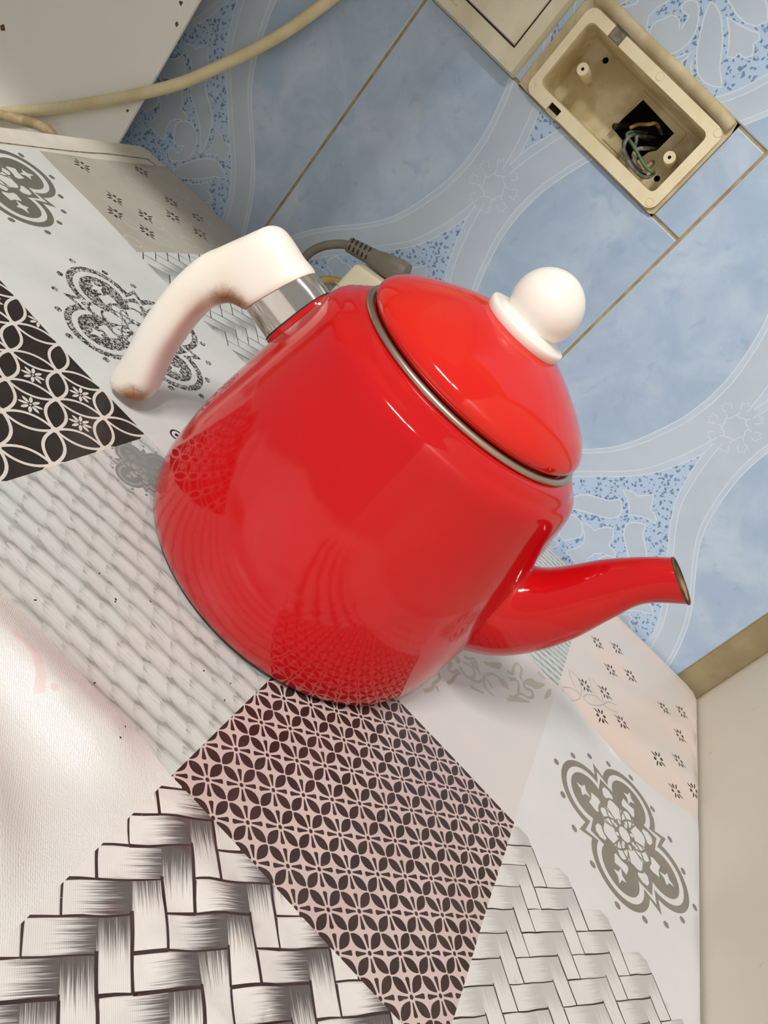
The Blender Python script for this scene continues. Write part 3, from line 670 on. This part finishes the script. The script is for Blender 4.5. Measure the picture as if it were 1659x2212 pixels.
# braided straw print (cell 2,2), coarser and finer copies near the wall
GRAIN = [(-8.8, 2.2), (-6.6, 3.6), (-3.5, 4.3), (0.5, 4.2), (4.2, 3.2), (6.8, 1.6), (8.6, -0.6), (8.0, -2.4), (5.0, -3.6), (1.0, -3.9), (-3.6, -2.8), (-7.2, -0.4)]
GID = [0]
def grains(p, x0, x1, y0, y1, px, py, sc, mat='woven_grain'):
    for r in range(-4, int((y1-y0)/py)+8):
        for k in range(-2, int((x1-x0)/px)+3):
            cx = x0+k*px+(r % 2)*px*0.5+random.uniform(-0.6, 0.6); cy = y0+r*py+(cx-x0)*0.15+random.uniform(-0.4, 0.4)-8
            if not (x0-9 < cx < x1+9 and y0-6 < cy < y1+6): continue
            GID[0] += 1; idn = GID[0] % 97; a = radians(3+random.uniform(-5, 5)); k1 = sc*random.uniform(0.9, 1.12); k2 = sc*random.uniform(0.85, 1.1)
            def uv(x, y, cx=cx, cy=cy, a=a, idn=idn, k1=k1, k2=k2):
                dx, dy = x-cx, y-cy; l = (dx*cos(a)+dy*sin(a))/(17.2*k1)+0.5; t = (-dx*sin(a)+dy*cos(a))/(8.4*k2)+0.5
                return (idn+min(max(l, 0.002), 0.998), t)
            p.add([(cx+x*k1*cos(a)-y*k2*sin(a), cy+x*k1*sin(a)+y*k2*cos(a)) for x, y in GRAIN], mat, uv)
grains(cell(2, 2), 147, 270.5, -433, -309.5, 10.6, 8.6, 1.0)
grains(cell(3, 4), 270.5, 397, -178.5, 0, 6.6, 6.0, 0.58)
medallion(cell(2, 2), 163.0, -329.0, 0.36, 'ink_mid_grey', 'print_weave_ground')
for x, y in [[196.8,-394.1],[209.5,-397.9],[194.8,-425.0],[250.6,-388.9],[261.0,-383.0],[264.2,-391.6],[216.5,-384.2],[230.4,-430.8],[208.8,-396.9],[248.6,-436.7],[250.5,-442.6]]:
    for q in (cell(2, 2), cell(2, 1)): q.add(ell(x, y, random.uniform(0.3, 0.8), random.uniform(0.25, 0.45), random.random()*3, 7), 'ink_black')
cell(2, 1).stroke(crom([[202.9,-447.2],[209.9,-445.7],[217.5,-448.1],[224.0,-453.2]], 3), 2.2, 'ink_pink', 3.4)
cell(2, 1).add(ell(225.5, -449, 1.6, 1.2, 0.3, 9), 'ink_pink')
# edge of the peach field against the white one is drawn as a soft arc, not a straight seam
cell(4, 3).add([(396, -177), (407, -178.2), (420, -179.8), (434, -181.1), (456, -183.8), (477, -181.0), (490, -178.3), (490, -177)], 'print_peach')
cell(4, 4).add([(488, -180), (492, -177.6), (500, -172.5), (510, -168), (524, -161), (524, -180)], 'print_white')

def fold(x, y):
    """height of the cloth above its flat lie, in metres"""
    def bump_(d, s): return math.exp(-(d/s)**2)
    def sm(t): t = min(max(t, 0), 1); return t*t*(3-2*t)
    h = 0.0
    left = sm((0.272-x)/0.03)
    h += 0.0085*left*bump_(y+0.4490+0.10*(0.2-x), 0.0115)              # ridge along the straw patch
    h += 0.0085*left*bump_(y+0.494+0.35*(x-0.25), 0.012)
    h += 0.0022*sm((x-0.265)/0.02)*sm((0.37-x)/0.03)*bump_(y+0.452+0.30*(x-0.30), 0.008)
    h += 0.0020*sm((x-0.28)/0.02)*bump_(y+0.478+0.25*(x-0.32), 0.007)
    h += 0.0014*sm((x-0.40)/0.03)*bump_((y+0.10)-0.55*(x-0.46), 0.010)
    h += 0.0012*sm((x-0.40)/0.03)*bump_((y+0.15)-0.35*(x-0.46), 0.012)
    near = sm((hypot(x-0.2405, y+0.2935)-0.088)/0.03)
    h += 0.00035*near*(sin(x*61+y*23)+sin(y*77-x*31+1.3))
    return h*near+0.0
CLOTH = [(-0.0435, -0.78), (0.5193, -0.78), (0.5193, -0.012), (0.5160, -0.0055), (0.5080, -0.0035), (0.40, -0.0075), (0.20, -0.0142), (-0.0822, -0.0275), (-0.0836, -0.030), (-0.0819, -0.0495), (-0.0758, -0.1245), (-0.0719, -0.2116)]
def inset_dist(x, y):
    d = 9.0; n = len(CLOTH)
    for i in range(n):
        ax, ay = CLOTH[i]; bx, by = CLOTH[(i+1) % n]; dx, dy = bx-ax, by-ay; t = min(max(((x-ax)*dx+(y-ay)*dy)/(dx*dx+dy*dy), 0), 1)
        d = min(d, hypot(x-ax-dx*t, y-ay-dy*t))
    return d
def cloth3d(xm, ym):
    x, y = xm/1000, ym/1000; e = inset_dist(x, y); dz = 0.0
    if y > -0.05 or x > 0.50:
        if e < 0.005: dz = -0.0010*(1-e/0.005)**2
    return (x, y, fold(x, y)+dz)
sheets = []
cm = [(x*1000, y*1000) for x, y in CLOTH]
for i in range(5):
    for j in range(5):
        p = cell(i, j)
        for gx in range(int(XM[i]), int(XM[i+1])+1, 6):
            for gy in range(int(YM[j]), int(YM[j+1])+1, 6): p.pts.append((gx+0.37, gy+0.41))
        x_, y_ = XM[i]+3.1, YM[j]+3.1
        while x_ < XM[i+1]-1: p.pts += [(x_, YM[j]), (x_, YM[j+1])]; x_ += 3.0
        while y_ < YM[j+1]-1: p.pts += [(XM[i], y_), (XM[i+1], y_)]; y_ += 3.0
        sheets.append(p.build([rect(XM[i], XM[i+1], YM[j], YM[j+1]), cm]))
ev = [cloth3d(x, y) for x, y in cm]; n = len(cm); ev += [(x, y, -0.0011) for x, y, z in ev]
cl = painted_mesh('tablecloth', sheets, cloth3d, None, True, (ev, [(i, n+i, n+(i+1) % n, (i+1) % n) for i in range(n)], 'print_white'))
props(cl, 'printed patchwork vinyl tablecloth with black, grey and pink squares under the kettle', 'tablecloth')

# ------------------------------------------------------------------ kettle
K = empty('kettle', (0.2405, -0.2935, 0.0006)); props(K, 'glossy red enamel kettle with white handle and round white knob', 'kettle')
BODY = [(0.0, 0.0), (0.060, 0.0), (0.0745, 0.0), (0.0772, 0.0008), (0.0794, 0.0032), (0.0812, 0.009), (0.0823, 0.016), (0.0825, 0.024), (0.0819, 0.040), (0.0804, 0.053), (0.0785, 0.064), (0.0767, 0.0755), (0.0747, 0.087), (0.0722, 0.0985), (0.0709, 0.1045), (0.0701, 0.1090), (0.0694, 0.1125), (0.0687, 0.1150), (0.0678, 0.1170), (0.0667, 0.1185), (0.0653, 0.1196), (0.0641, 0.1203), (0.0631, 0.1212), (0.0618, 0.1226), (0.0602, 0.1239), (0.0586, 0.1247), (0.0572, 0.1252), (0.0562, 0.1256), (0.0550, 0.1258), (0.0540, 0.1262), (0.0535, 0.1270), (0.0520, 0.1270), (0.0505, 0.1255), (0.0, 0.1250)]
lathe('body', BODY, 'red_enamel', K, 128)
tor = [(0.0554+0.0018*cos(t), 0.1268+0.0015*sin(t)) for t in (2*pi*i/10 for i in range(10))]
lathe('steel_rim', tor, 'steel_rim', K, 128, None, True)
lathe('base_edge', [(0.0765+0.0009*cos(t), 0.0009+0.0009*sin(t)) for t in (2*pi*i/8 for i in range(8))], 'dark_chipped_steel', K, 96, None, True)
lid = lathe('lid', [(0.0, 0.1281), (0.0520, 0.1280), (0.0538, 0.1284), (0.0550, 0.1298), (0.0555, 0.1315), (0.0552, 0.1334), (0.0538, 0.1358), (0.0520, 0.1376), (0.0497, 0.1398), (0.0455, 0.1425), (0.0417, 0.1447), (0.0360, 0.1477), (0.0307, 0.1504), (0.0240, 0.1532), (0.0190, 0.1549), (0.0, 0.1560)], 'orange_red_enamel', K, 128)
kn = [(0.0, 0.1545), (0.0180, 0.1545), (0.0186, 0.1551), (0.0189, 0.1578), (0.0187, 0.1589), (0.0179, 0.1592), (0.0160, 0.1592), (0.0138, 0.1597), (0.0124, 0.1606)]
cz, rr = 0.1690, 0.0148
kn += [(rr*cos(t), cz+rr*sin(t)) for t in (-0.50+(pi/2+0.50)*i/16 for i in range(17))]
kn[-1] = (0.0, cz+rr)
knob = lathe('knob', kn, 'white_knob_plastic', lid, 64)
# spout
AZS = radians(1)
U = [(0.066, 0.084), (0.0710, 0.0868), (0.0755, 0.0872), (0.0800, 0.0915), (0.0853, 0.1000), (0.0920, 0.1120), (0.1008, 0.1240), (0.1080, 0.1322)]
L = [(0.070, 0.030), (0.0770, 0.0340), (0.0838, 0.0368), (0.0948, 0.0463), (0.1040, 0.0610), (0.1100, 0.0780), (0.1130, 0.0965), (0.1160, 0.1112)]
# lower lip runs on to the flared point
U2 = U+[(0.1092, 0.1334)]; L2 = L[:-1]+[(0.1163, 0.1118), (0.1280, 0.1256)]
wid = [0.0205, 0.0198, 0.0188, 0.0172, 0.0150, 0.0126, 0.0106, 0.0092, 0.0086]
secs = [(u[0], u[1], l[0], l[1], w_) for u, l, w_ in zip(U2, L2, wid)]
sp_ = loft('spout', secs, AZS, 'red_enamel', K, 8, 36, 2.1, False, False)
def shrink(s, d):
    ux, uz, lx, lz, w_ = s; D = hypot(ux-lx, uz-lz); ex, ez = (ux-lx)/D, (uz-lz)/D
    return (ux-ex*d, uz-ez*d, lx+ex*d, lz+ez*d, w_-d)
loft('spout_inside', [shrink(s, 0.0011) for s in secs[4:]], AZS, 'ochre_inside', sp_, 6, 28, 2.1, True, False)
# worn dark lip round the mouth
u_ = Vector((cos(AZS), sin(AZS), 0)); w_ = Vector((-sin(AZS), cos(AZS), 0)); s = secs[-1]
Um = u_*s[0]+Vector((0, 0, s[1])); Lm = u_*s[2]+Vector((0, 0, s[3])); cm_ = (Um+Lm)/2; hm = (Um-Lm)/2
ringp = [cm_+hm*0.985*cos(2*pi*i/40)+w_*(s[4]-0.0004)*sin(2*pi*i/40) for i in range(41)]
tube('spout_lip', [tuple(p) for p in ringp], 0.00062, 'dark_chipped_steel', sp_, 8, 1, None, False)
# collar where the spout is let into the body
# handle
AZH = radians(183.5)
fer = [(0.066, 0.1085, 0.073, 0.0760, 0.0108), (0.0712, 0.1098, 0.0786, 0.0757, 0.0108), (0.0768, 0.1108, 0.0866, 0.0772, 0.0108), (0.0822, 0.1112, 0.0947, 0.0790, 0.0108)]
H = loft('handle', [(0.0818, 0.1112, 0.0944, 0.0788, 0.0116), (0.0840, 0.1120, 0.0962, 0.0780, 0.0122), (0.0900, 0.1127, 0.0998, 0.0768, 0.0122), (0.0968, 0.1145, 0.1030, 0.0748, 0.0118), (0.1030, 0.1155, 0.1055, 0.0718, 0.0114), (0.1078, 0.1138, 0.1080, 0.0680, 0.0112), (0.1110, 0.1088, 0.1098, 0.0640, 0.0110), (0.1138, 0.1035, 0.1110, 0.0590, 0.0109), (0.1200, 0.0920, 0.1117, 0.0510, 0.0108), (0.1250, 0.0820, 0.1117, 0.0420, 0.0108), (0.1288, 0.0650, 0.1114, 0.0340, 0.0108), (0.1300, 0.0420, 0.1101, 0.0250, 0.0107), (0.1292, 0.0290, 0.1090, 0.0195, 0.0106), (0.1286, 0.0190, 0.1082, 0.0150, 0.0104), (0.1284, 0.0090, 0.1082, 0.0105, 0.0102), (0.1280, 0.0055, 0.1086, 0.0080, 0.0098), (0.1266, 0.0030, 0.1100, 0.0058, 0.0086), (0.1240, 0.0026, 0.1126, 0.0048, 0.0060)], AZH, 'ivory_plastic', K, 6, 40, 2.6)
loft('ferrule', fer, AZH, 'chrome', H, 6, 40, 2.6)
loft('handle_boss', [(0.064, 0.1088, 0.072, 0.0748, 0.0128), (0.0700, 0.1100, 0.0776, 0.0750, 0.0122), (0.0707, 0.1098, 0.0785, 0.0755, 0.0112)], AZH, 'red_enamel', K, 4, 40, 2.6)
loft('ferrule_seal', [(0.0705, 0.1100, 0.0782, 0.0753, 0.0112), (0.0714, 0.1101, 0.0793, 0.0754, 0.0112)], AZH, 'dark_slot', H, 2, 32, 2.6)

# ------------------------------------------------------------------ socket box in the wall
J = empty('junction_box', (0.16, 0.0, 0.2535)); props(J, 'open cream plastic socket box set in the tiled wall, wires hanging out', 'electrical box')
def inJ(o): return to_parent(o, J)
# mortar bead round the box
bead = [(0.0920, 0.2212), (0.1010, 0.2206), (0.150, 0.2203), (0.222, 0.2205), (0.2246, 0.2225), (0.2248, 0.250), (0.2244, 0.2880), (0.2225, 0.2945), (0.2150, 0.2962), (0.160, 0.2958), (0.1120, 0.2964), (0.1010, 0.2950), (0.0945, 0.2900), (0.0916, 0.2830), (0.0912, 0.2400)]
inJ(plate('mortar_surround', bead, [rrect(0.1000, 0.2195, 0.2235, 0.2832, 0.004)], -0.0022, 0.0085, 'mortar'))
top_b = inJ(tube('mortar_bead', [(0.0975, -0.0018, 0.2905), (0.106, -0.0026, 0.2920), (0.135, -0.0028, 0.2915), (0.170, -0.0026, 0.2922), (0.205, -0.0028, 0.2912), (0.2215, -0.0018, 0.2905)], 0.0042, 'mortar', None, 12, 6))
outer = rrect(0.0976, 0.2220, 0.2214, 0.2862, 0.007); inner = rrect(0.1036, 0.2144, 0.2304, 0.2786, 0.0045)
n1 = rect(0.1190, 0.1284, 0.2205, 0.2275); n2 = rect(0.1192, 0.1294, 0.2780, 0.2870)
inJ(plate('rim', outer, [inner, n1, n2], -0.0042, 0.0, 'cream_plastic'))
inJ(plate('inner_ledge', rrect(0.1015, 0.2170, 0.2270, 0.2815, 0.006), [inner], 0.0, 0.0012, 'cream_plastic'))
# side walls of the box: tapering sleeve from the ledge to the back
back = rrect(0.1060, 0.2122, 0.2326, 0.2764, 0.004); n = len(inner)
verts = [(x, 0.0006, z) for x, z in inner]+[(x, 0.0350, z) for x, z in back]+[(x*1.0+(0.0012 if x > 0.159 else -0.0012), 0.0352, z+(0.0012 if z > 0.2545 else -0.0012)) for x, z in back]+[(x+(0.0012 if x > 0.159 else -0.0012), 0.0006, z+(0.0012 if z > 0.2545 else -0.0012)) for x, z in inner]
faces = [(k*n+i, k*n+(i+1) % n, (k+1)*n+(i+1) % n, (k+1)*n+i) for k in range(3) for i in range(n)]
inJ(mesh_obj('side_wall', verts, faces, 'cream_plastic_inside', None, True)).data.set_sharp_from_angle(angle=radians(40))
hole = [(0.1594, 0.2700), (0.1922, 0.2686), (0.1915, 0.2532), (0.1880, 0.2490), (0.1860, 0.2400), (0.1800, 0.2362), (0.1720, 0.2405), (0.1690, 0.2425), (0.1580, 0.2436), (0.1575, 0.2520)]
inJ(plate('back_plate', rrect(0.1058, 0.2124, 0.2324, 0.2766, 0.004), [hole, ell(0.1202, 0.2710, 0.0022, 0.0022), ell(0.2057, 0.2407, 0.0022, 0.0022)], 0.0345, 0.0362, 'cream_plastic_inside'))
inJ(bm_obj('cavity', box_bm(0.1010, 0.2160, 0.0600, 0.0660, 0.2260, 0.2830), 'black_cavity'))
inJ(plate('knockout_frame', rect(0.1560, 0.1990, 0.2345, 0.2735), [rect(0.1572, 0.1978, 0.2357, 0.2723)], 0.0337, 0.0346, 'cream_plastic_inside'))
for px, pz in ((0.1182, 0.2554), (0.2045, 0.2541)):
    pr = [(0.0012, 0.0), (0.0040, 0.0), (0.0042, 0.0004), (0.0042, 0.0285), (0.0012, 0.0285), (0.0011, 0.006)]
    o = lathe('screw_post', pr, 'cream_plastic', None, 20, 40, True); o.rotation_euler = (-pi/2, 0, 0); o.location = (px, 0.0065, pz); bpy.context.view_layer.update(); to_parent(o, J)
    h_ = lathe('screw_hole', [(0.0, 0.0), (0.0013, 0.0), (0.0013, 0.002), (0.0, 0.002)], 'black_cavity', None, 12); h_.rotation_euler = (-pi/2, 0, 0); h_.location = (px, 0.0080, pz); to_parent(h_, J)
inJ(bm_obj('notch_back', box_bm(0.1186, 0.1288, -0.0012, 0.0012, 0.2212, 0.2275), 'black_cavity'))
inJ(bm_obj('notch_mortar', box_bm(0.1185, 0.1300, -0.0030, 0.0012, 0.2790, 0.2885, 0.0005), 'grey_mortar'))
for px, pz in ((0.1640, 0.2830), (0.2180, 0.2830), (0.2170, 0.2258)):
    o = lathe('moulding_mark', [(0.00255, 0.0), (0.00255, 0.00022), (0.00280, 0.00022), (0.00280, 0.0)], 'cream_plastic_inside', None, 24); o.rotation_euler = (pi/2, 0, 0); o.location = (px, -0.0041, pz); to_parent(o, J)
GW = 'wires in the socket box'
def wire(pts, r, mat, label): return props(tube('wire', pts, r, mat, None, 8, 6), label, 'wire', GW)
wire([(0.176, 0.050, 0.258), (0.1705, 0.024, 0.2500), (0.1712, 0.015, 0.2457), (0.1784, 0.015, 0.2443), (0.1867, 0.015, 0.2423), (0.1949, 0.015, 0.2402), (0.2010, 0.015, 0.2405), (0.2026, 0.018, 0.2420)], 0.0012, 'green_wire', 'green wire hanging across the open socket box')
wire([(0.1845, 0.052, 0.2640), (0.1785, 0.034, 0.2650), (0.1750, 0.028, 0.2606), (0.1700, 0.026, 0.2560), (0.1678, 0.024, 0.2510)], 0.0013, 'yellow_wire', 'short yellow wire end inside the open socket box')
wire([(0.180, 0.055, 0.256), (0.1735, 0.024, 0.2500), (0.1735, 0.012, 0.2435), (0.1777, 0.011, 0.2372), (0.1873, 0.012, 0.2342), (0.1968, 0.014, 0.2338), (0.2022, 0.016, 0.2366), (0.2030, 0.020, 0.2410)], 0.0013, 'grey_wire', 'grey wire looping lowest along the bottom of the socket box')
wire([(0.182, 0.055, 0.2600), (0.1760, 0.024, 0.2510), (0.1779, 0.020, 0.2480), (0.1808, 0.020, 0.2440), (0.187, 0.023, 0.2385)], 0.0012, 'grey_wire', 'pale grey wire beside the green wire in the socket box')
wire([(0.178, 0.054, 0.2500), (0.1715, 0.026, 0.2450), (0.1732, 0.018, 0.2405), (0.1790, 0.016, 0.2375), (0.1860, 0.015, 0.2356), (0.1940, 0.017, 0.2352), (0.2000, 0.020, 0.2362)], 0.0013, 'dark_wire', 'dark dusty wire curling under the green wire in the socket box')
wire([(0.189, 0.052, 0.2550), (0.1830, 0.028, 0.2470), (0.1825, 0.021, 0.2415), (0.1873, 0.019, 0.2380), (0.1945, 0.021, 0.2378), (0.1955, 0.030, 0.2440), (0.1930, 0.050, 0.2530)], 0.0015, 'dirty_white_wire', 'dirty white wire bent in the middle of the socket box')
wire([(0.165, 0.052, 0.2560), (0.1600, 0.034, 0.2480), (0.1577, 0.028, 0.2450)], 0.0021, 'dark_wire', 'thick dark cut cable end at the left of the socket box')

# ------------------------------------------------------------------ light switch
L_ = empty('light_switch', (0.046, -0.005, 0.262)); props(L_, 'cream wall light switch with one wide rocker, beside the socket box', 'light switch')
def wedge(name, x0, x1, z0, z1, y0, y1, i, mat, parent, r=0.002):
    a = rrect(x0, x1, z0, z1, r, 3); b_ = rrect(x0+i, x1-i, z0+i, z1-i, r, 3); n = len(a)
    verts = [(x, y0, z) for x, z in a]+[(x, (y0+y1)/2, z) for x, z in [(p[0]+(q[0]-p[0])*0.2, p[1]+(q[1]-p[1])*0.2) for p, q in zip(a, b_)]]+[(x, y1, z) for x, z in b_]
    return to_parent(mesh_obj(name, verts, [(k*n+j, k*n+(j+1) % n, (k+1)*n+(j+1) % n, (k+1)*n+j) for k in range(2) for j in range(n)]+[tuple(range(2*n, 3*n)), tuple(range(n))], mat), parent)
wedge('plate', 0.0040, 0.0866, 0.2205, 0.3040, 0.0002, -0.0098, 0.0016, 'switch_plastic', L_)
inL = lambda o: to_parent(o, L_)
inL(plate('gap', rect(0.0176, 0.0760, 0.2346, 0.2910), [rect(0.0182, 0.0752, 0.2356, 0.2904)], -0.0101, -0.0090, 'dark_gap'))
wedge('rocker', 0.0182, 0.0752, 0.2356, 0.2904, -0.0090, -0.0122, 0.0008, 'switch_plastic', L_, 0.001)
for k, (a, h_) in enumerate(((0.0128, 0.0034), (0.0150, 0.0022), (0.0168, 0.0026), (0.0188, 0.0018), (0.0206, 0.0030), (0.0224, 0.0020), (0.0240, 0.0022))):
    inL(tube('faded_mark', [(a, -0.00985, 0.2276), (a+0.0006, -0.00988, 0.2276+h_*0.6), (a+0.0013, -0.00985, 0.2276+h_*0.1)], 0.00016, 'mortar', None, 6, 3))

# ------------------------------------------------------------------ cables, plug and adaptor
props(tube('cable', [(-0.290, -0.043, -0.130), (-0.2272, -0.0422, -0.0691), (-0.1911, -0.0422, -0.0360), (-0.1576, -0.0422, -0.0030), (-0.1268, -0.0415, 0.0296), (-0.1070, -0.0330, 0.0570), (-0.0950, -0.0190, 0.0850), (-0.0815, -0.0110, 0.1135), (-0.0693, -0.0098, 0.1378), (-0.0594, -0.0100, 0.1615), (-0.052, -0.0100, 0.182), (-0.044, -0.010, 0.22), (-0.04, -0.010, 0.42)], 0.0045, 'cream_cable', None, 16, 8), 'long cream cable rising from behind the table rim and across the tiled wall', 'cable')
props(tube('cable', [(-0.270, -0.064, -0.100), (-0.2260, -0.0560, -0.0700), (-0.2008, -0.0510, -0.0560), (-0.1850, -0.0480, -0.0480), (-0.1720, -0.0450, -0.0470), (-0.160, -0.0430, -0.060), (-0.150, -0.0430, -0.10)], 0.0042, 'dirty_cream_cable', None, 14, 8), 'short dirty cream cable end dipping behind the white table rim', 'cable')
G = empty('power_plug', (0.10, -0.04, 0.0665)); props(G, 'grey moulded power plug with ribbed cord, behind the kettle on the white adaptor', 'plug')
inG = lambda o: to_parent(o, G)
inG(tube('cord', [(0.0585, -0.040, 0.0006), (0.0590, -0.040, 0.020), (0.0580, -0.040, 0.0358), (0.0640, -0.040, 0.0494), (0.0745, -0.040, 0.0605), (0.0820, -0.040, 0.0640)], 0.0034, 'grey_rubber', None, 14, 8))
A, B = Vector((0.0790, -0.040, 0.0640)), Vector((0.1010, -0.040, 0.0705))
inG(tube('strain_relief', [tuple(A), tuple(A.lerp(B, 0.5)), tuple(B)], 0.0062, 'grey_rubber', None, 18, 6, lambda t: 0.90+0.16*t))
d_ = (B-A).normalized(); up_ = Vector((-d_.z, 0, d_.x))
for k in range(5):
    for row, (oy, ou) in enumerate(((-0.0046, 0.0044), (-0.0061, -0.0006))):
        c_ = A+d_*(0.003+0.0038*k)+Vector((0, oy, 0))+up_*ou
        inG(tube('slot', [tuple(c_-up_*0.0018+Vector((0, 0.0007 if row else -0.0004, 0))), tuple(c_), tuple(c_+up_*0.0018+Vector((0, 0.0010, 0)))], 0.0007, 'dark_slot', None, 6, 3))
bm = bmesh.new(); secs_ = []
for t, hh, ww in ((0.0, 0.0064, 0.0064), (0.005, 0.0074, 0.0074), (0.011, 0.0084, 0.0090), (0.018, 0.0090, 0.0100), (0.024, 0.0090, 0.0100), (0.028, 0.0082, 0.0092)):
    c_ = B+d_*(t-0.001); ring_ = [bm.verts.new(c_+up_*hh*(abs(cos(a))**0.8*(1 if cos(a) > 0 else -1))+Vector((0, 1, 0))*ww*(abs(sin(a))**0.8*(1 if sin(a) > 0 else -1))) for a in (2*pi*i/20 for i in range(20))]; secs_.append(ring_)
for a, b_ in zip(secs_, secs_[1:]):
    for i in range(20): bm.faces.new((a[i], a[(i+1) % 20], b_[(i+1) % 20], b_[i]))
bm.faces.new(secs_[0]); bm.faces.new(secs_[-1][::-1])
inG(bm_obj('plug_body', bm, 'grey_rubber', None, 60))
D = empty('adaptor', (0.128, -0.042, 0.0006)); props(D, 'white plastic socket adaptor block standing behind the kettle under the grey plug', 'adaptor')
def wedge_block():
    bm = bmesh.new(); P = [(0.0925, 0.0), (0.160, 0.0), (0.160, 0.0730), (0.0965, 0.0615)]
    f = bm.faces.new([bm.verts.new((x, -0.058, z)) for x, z in P]); r_ = bmesh.ops.extrude_face_region(bm, geom=[f])
    for g in r_['geom']:
        if isinstance(g, bmesh.types.BMVert): g.co.y = -0.026
    bmesh.ops.translate(bm, verts=bm.verts, vec=(0, 0, 0.0006))
    bmesh.ops.recalc_face_normals(bm, faces=bm.faces); bmesh.ops.bevel(bm, geom=bm.edges[:], offset=0.0028, segments=3, affect='EDGES', profile=0.5)
    return bm
to_parent(bm_obj('housing', wedge_block(), 'adaptor_plastic', None, 45), D)
to_parent(bm_obj('seam', box_bm(0.0935, 0.1598, -0.0583, -0.0257, 0.0412, 0.0416), 'mortar'), D)
props(tube('cable', [(0.0985, -0.046, 0.0400), (0.0920, -0.047, 0.0400), (0.0850, -0.050, 0.0350), (0.0790, -0.052, 0.0275), (0.0745, -0.056, 0.0170), (0.0740, -0.064, 0.0080), (0.0800, -0.075, 0.0038), (0.105, -0.085, 0.0036)], 0.0032, 'ochre_cable', None, 12, 8), 'ochre yellow cable running into the white adaptor behind the kettle', 'cable')
